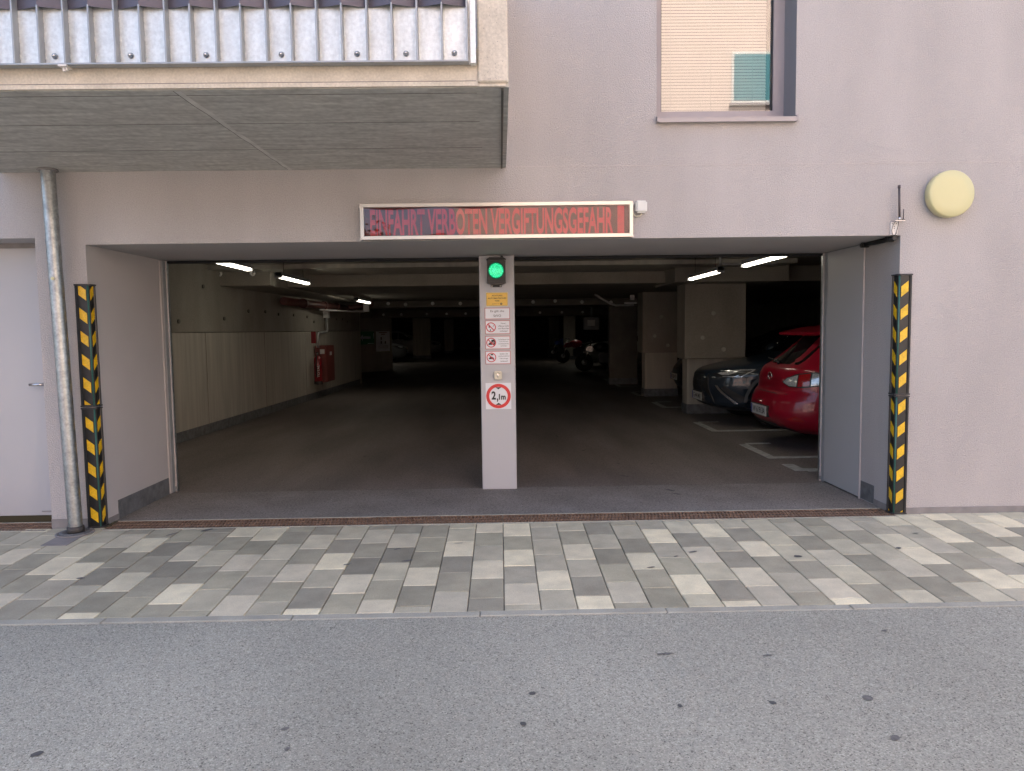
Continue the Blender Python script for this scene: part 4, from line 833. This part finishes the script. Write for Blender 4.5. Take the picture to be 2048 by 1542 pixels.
        grille = [(-.38, .765), (.38, .765), (.30, .66), (.27, .60), (.36, .48), (.46, .33), (-.46, .33), (-.36, .48), (-.27, .60), (-.30, .66)]; low = [(-.40, .325), (.40, .325), (.36, .27), (-.36, .27)]
        xr = -L_/2; zr, zf = .8, .415; eb = None
        patch('bumper_blade', [(.50, .60), (.53, .60), (.67, .34), (.645, .335)], F0, 'chrome', .010); patch('fog_recess', [(.56, .56), (.60, .60), (.74, .40), (.68, .35)], F0, 'trim_black', .003)
        patch('lower_lip', [(-.72, .235), (.72, .235), (.70, .285), (-.70, .285)], F0, 'cladding', .008, mirror=False, cuts=6)
    h_ = patch('headlight', hl, radians(40), 'trim_black', .003)
    c_ = Vector((sum(p[0] for p in hl)/len(hl), sum(p[1] for p in hl)/len(hl)))
    patch('lamp_lens', [tuple(c_+(Vector(p)-c_)*Vector((.45, .55)).x+Vector((-.10, .0))) for p in hl], radians(40), 'lamp_clear', .006)
    patch('light_strip', [tuple(Vector(hl[2])+Vector((-.02, .018))), tuple(Vector(hl[2])+Vector((.01, .02))), tuple(Vector(hl[3])+Vector((-.03, .01))), tuple(Vector(hl[3])+Vector((-.06, .015)))], radians(40), 'chrome', .007)
    if not hatch:
        for pts in ([(-.95, .800), (-.50, .826), (-.50, .836), (-.95, .812)], [(-.66, .728), (-.645, .728), (-.50, .82), (-.53, .82)], [(-.90, .728), (-.66, .728), (-.66, .736), (-.90, .736)]): patch('light_strip', pts, radians(40), 'lamp_clear', .008)
        patch('bonnet_edge', [(-.70, .792), (.70, .792), (.70, .798), (-.70, .798)], F0, 'trim_black', .002, mirror=False, cuts=6)
    gm = patch('grille', grille, F0, 'trim_black', .004, mirror=False)
    for k in range(5):
        z = grille[0][1]-.02-k*(.02 if hatch else .08)
        hw = .28 if hatch else (.30 if k < 2 else .24 if k < 3 else .34)
        if z > .29: patch('grille_bar', [(-hw, z), (hw, z), (hw, z-.008), (-hw, z-.008)], F0, 'cladding', .008, mirror=False, cuts=5)
    patch('lower_intake', low, F0, 'trim_black', .004, mirror=False)
    # shut lines
    for x in ((-.98, .0, 1.0) if hatch else (-1.0, .05, 1.05)): patch('door_gap', [(-x, .36), (-x+.006, .36), (-x+.006, belt-.04), (-x, belt-.04)], S0, 'trim_black', .002, cuts=3)
    # wheel arches and wheels
    for x in wx:
        arc = [(-x+(wr+.085)*cos(a), wr+(wr+.085)*sin(a)) for a in [pi*k/12 for k in range(13)]]+[(-x+(wr+.04)*cos(a), wr+(wr+.04)*sin(a)) for a in [pi*k/12 for k in range(12, -1, -1)]]
        patch('wheel_arch', [p for p in arc if p[1] > .24], S0, paint if hatch else 'cladding', .008, cuts=1)
        for s_ in (-1, 1):
            wh = MB().lathe([(wr*.62, -.105), (wr*.9, -.11), (wr*.985, -.08), (wr, 0), (wr*.985, .08), (wr*.9, .11), (wr*.62, .105)], (x, s_*(W_-.125), wr), 'y', 36).build('wheel', 'tyre', t)
            rm = MB(); yo = s_*(W_-.018)
            for k in range(5):
                a = 2*pi*k/5+.3; d = Vector((cos(a), 0, sin(a))); q = Vector((-sin(a), 0, cos(a))); c0 = Vector((x, yo, wr))
                rm.add([c0-q*.035+d*.03, c0+q*.035+d*.03, c0+q*.022+d*wr*.62, c0-q*.022+d*wr*.62]+[p+Vector((0, -s_*.03, 0)) for p in (c0-q*.035+d*.03, c0+q*.035+d*.03, c0+q*.022+d*wr*.62, c0-q*.022+d*wr*.62)], [(0,1,2,3), (4,5,6,7), (0,1,5,4), (1,2,6,5), (2,3,7,6), (3,0,4,7)])
            rm.cyl((x, yo, wr), (x, yo-s_*.04, wr), .055, n=14); rm.v += []
            rm.build('rim', 'rim', wh)
            MB().ring(wr*.58, wr*.66, (x, yo+.01*s_, wr), .03, 32).build('rim_lip', 'rim', wh)
    # plates
    for sgn, zc in ((-1, zr), (1, zf)):
        h = bvh.ray_cast(Vector((sgn*6, 0, zc)), Vector((-sgn, 0, 0))); x = h[0].x
        pl = MB().box(min(x-sgn*.03, x+sgn*.018), max(x-sgn*.03, x+sgn*.018), -.27, .27, zc-.068, zc+.068).build('plate_holder', 'trim_black', t, .003)
        MB().box(min(x+sgn*.0185, x+sgn*.022), max(x+sgn*.0185, x+sgn*.022), -.26, .26, zc-.06, zc+.06).build('number_plate', 'plate_white', pl)
        ys = .26*sgn*-1
        MB().box(min(x+sgn*.0222, x+sgn*.0235), max(x+sgn*.0222, x+sgn*.0235), min(ys, ys*.84), max(ys, ys*.84), zc-.057, zc+.057).build('plate_band', 'plate_blue', pl)
        tx = link('plate_text', text_mesh(plate_text, .41, .075, bold=.02), 'ink', pl); tx.location = (x+sgn*.0242, .02*sgn, zc); tx.rotation_euler.z = pi/2*sgn
    if eb:
        h = bvh.ray_cast(Vector((-6, 0, eb[1])), Vector((1, 0, 0))); x = h[0].x
        em_ = MB(); nn_ = 28
        for (ra, rb, dx) in ((.055, .042, 0), (.065, .050, 0), (.065, .050, -.008), (.055, .042, -.008)): em_.v += [(x-.002+dx, ra*cos(2*pi*k/nn_), eb[1]+rb*sin(2*pi*k/nn_)) for k in range(nn_)]
        em_.f = [(j*nn_+k, j*nn_+(k+1) % nn_, ((j+1) % 4)*nn_+(k+1) % nn_, ((j+1) % 4)*nn_+k) for j in range(4) for k in range(nn_)]; em_.sm = [True]*len(em_.f)
        em_.add([(x-.008, -.05, eb[1]+.022), (x-.008, 0, eb[1]-.008), (x-.008, .05, eb[1]+.022), (x-.008, 0, eb[1]+.004)], [(0, 1, 3), (1, 2, 3)])
        em_.build('emblem', 'chrome', t)
    for s_ in (-1, 1): MB().lathe([(.02, -.10), (.09, -.07), (.10, 0), (.07, .06), (.02, .08)], (.72 if hatch else .78, s_*(W_+.05), belt+.05), 'y', 16).build('mirror', paint, t)
    return t
make_car('hatch', 'paint_red', 'red_hatchback', 'red hatchback parked nose-in with its tail towards the driveway', (3.19+2.225, 3.47, 0), 0, 'W 61913A')
make_car('suv', 'paint_navy', 'dark_suv', 'dark navy car with its headlights facing the driveway beside the red hatchback', (2.99+2.31, 5.72, 0), pi, 'G 441MX')
make_car('hatch', 'paint_black', 'black_car', 'black car nose out between two concrete columns beyond the navy car', (3.42+2.225, 8.95, 0), pi, 'W 20417B')
make_car('hatch', 'paint_white', 'white_car', 'pale car nose out beside the motorcycles further along on the right', (3.25+2.225, 23.2, 0), pi, 'W 3318C')
make_car('hatch', 'paint_grey', 'grey_car', 'dark grey car parked behind the white notice on the left', (-6.6, 29.3, 0), 0, 'W 7052D')
make_car('hatch', 'paint_white', 'white_car', 'pale car nose out behind the far pale column on the left', (-5.6, 37.2, 0), 0, 'W 8124F')
def motorcycle(name, label, loc, rz, m):
    t = thing(name, label, 'motorcycle', loc, rz, 'motorcycles in the right row')
    for x in (-.68, .70):
        wh = MB().lathe([(.2, -.05), (.27, -.06), (.31, -.03), (.315, 0), (.31, .03), (.27, .06), (.2, .05)], (x, 0, .315), 'y', 28).build('wheel', 'tyre', t)
        MB().lathe([(.04, -.07), (.19, -.02), (.19, .02), (.04, .07)], (x, 0, .315), 'y', 20).build('rim', 'rim', wh)
    for s_ in (-1, 1): MB().tube([(.70, s_*.09, .315), (.60, s_*.09, .62), (.46, s_*.09, .95)], .025).build('fork', 'chrome', t)
    MB().tube([(.50, -.36, 1.02), (.46, -.2, 1.06), (.48, 0, 1.02), (.46, .2, 1.06), (.50, .36, 1.02)], .016).build('handlebar', 'black', t)
    MB().lathe([(.02, -.30), (.13, -.22), (.17, -.05), (.17, .08), (.10, .24), (.02, .28)], (.12, 0, .82), 'x', 20).build('tank', m, t)
    MB().prism([(-.70, .86), (-.62, .80), (-.12, .76), (-.10, .82), (-.35, .84), (-.66, .92)], 'y', -.13, .13).build('seat', 'black', t, .02, 2)
    MB().box(-.22, .22, -.16, .16, .28, .62).build('engine', 'cladding', t, .03, 2)
    MB().tube([(.2, -.17, .35), (-.2, -.19, .26), (-.75, -.2, .36)], .04, 10).build('exhaust', 'chrome', t)
    MB().prism([(.45, .90), (.62, .84), (.66, .70), (.50, .66), (.30, .70)], 'y', -.12, .12).build('fairing', m, t, .02, 2)
    MB().lathe([(.09, 0), (.08, .03), (.02, .05)], (.62, 0, .80), 'x', 18).build('headlight', 'lamp_clear', t)
    MB().prism([(-.80, .82), (-.62, .84), (-.60, .76), (-.78, .74)], 'y', -.07, .07).build('tail_lamp', 'lamp_red', t)
    MB().tube([(.0, .15, .3), (.02, .33, .02)], .012).build('side_stand', 'black', t)
motorcycle('motorcycle', 'red motorcycle in the right row beyond the pale car', (3.35, 26.2, 0), radians(190), 'fire_red')
motorcycle('motorcycle', 'black motorcycle in front of the pale car and the dark slab column', (3.55, 19.6, 0), radians(175), 'paint_black')
motorcycle('motorcycle', 'dark blue motorcycle by the far column in the right row', (3.3, 31.6, 0), radians(190), 'plate_blue')
# ================================================================ ACROSS THE STREET
def house(name, label, x0, x1, y, h, m, wins, depth=9., zb=-.55):
    t = thing(name, label, 'building', ((x0+x1)/2, y, zb)); L0 = -t.location
    MB().box(x0, x1, y-depth, y, zb, h).build('wall', m, t).location = L0
    MB().box(x0-.25, x1+.25, y-depth-.25, y+.25, h, h+.25).build('roof', 'plinth', t).location = L0
    for (a, b, c, d) in wins:
        f = MB().box(a-.07, b+.07, y-.02, y+.03, c-.07, d+.07).build('window', 'plastic_white', t); f.location = L0
        MB().box(a, b, y+.031, y+.036, c, d).build('pane', 'teal_pane', f)
        MB().box(a-.12, b+.12, y+.0, y+.10, c-.14, c-.075).build('sill', 'sill', f)
house('facing_building', 'peach rendered apartment block with blue-green windows mirrored in the window pane', -.9, 17.5, -15.0, 13.2, 'peach', [(a, a+1.4, 1.7+3.02*k, 2.95+3.02*k) for a in (2.4, 6.6, 10.8, 15.0) for k in range(4) if not (a < 3 and k in (0, 1))] )
house('facing_house', 'low pink house mirrored in the left half of the display panel', -19, -2.2, -24.0, 4.7, 'pink_wall', [(a, a+1.2, 1.0, 2.3) for a in (-17, -13.5, -10, -6.5, -4)])
def tree(label, x, y, h, r):
    zb = gz(max(y, -12)); t = thing('street_tree', label, 'tree', (x, y, zb)); random.seed(int(x*10))
    tr = MB().cyl((0, 0, 0), (.05, 0, h*.45), .13, .08, 12)
    for k in range(7):
        a = k*2.4; tr.cyl((.04, 0, h*(.3+.04*k)), (r*.6*cos(a), r*.6*sin(a), h*(.5+.05*k)), .05, .015, 6)
    tr.build('trunk', 'bark', t)
    cr = MB()
    for k in range(46):
        c = Vector((random.gauss(0, .42), random.gauss(0, .42), random.gauss(0, .36)))*r+Vector((0, 0, h*.66))
        for j in range(44):
            p = c+Vector((random.gauss(0, 1), random.gauss(0, 1), random.gauss(0, 1)))*r*.15
            a = Vector((random.uniform(-1, 1), random.uniform(-1, 1), random.uniform(-1, 1))).normalized()*.09; b = a.orthogonal().normalized()*.055
            cr.add([p-a, p+b, p+a, p-b], [(0, 1, 2, 3)])
    stuff(cr.build('crown', 'leaf', t))
tree('young leafy street tree mirrored at the left end of the display panel', -4.4, -14.5, 5.2, 1.5)
tree('small leafy street tree between the pink house and the peach block', -1.9, -17.5, 4.8, 1.3)
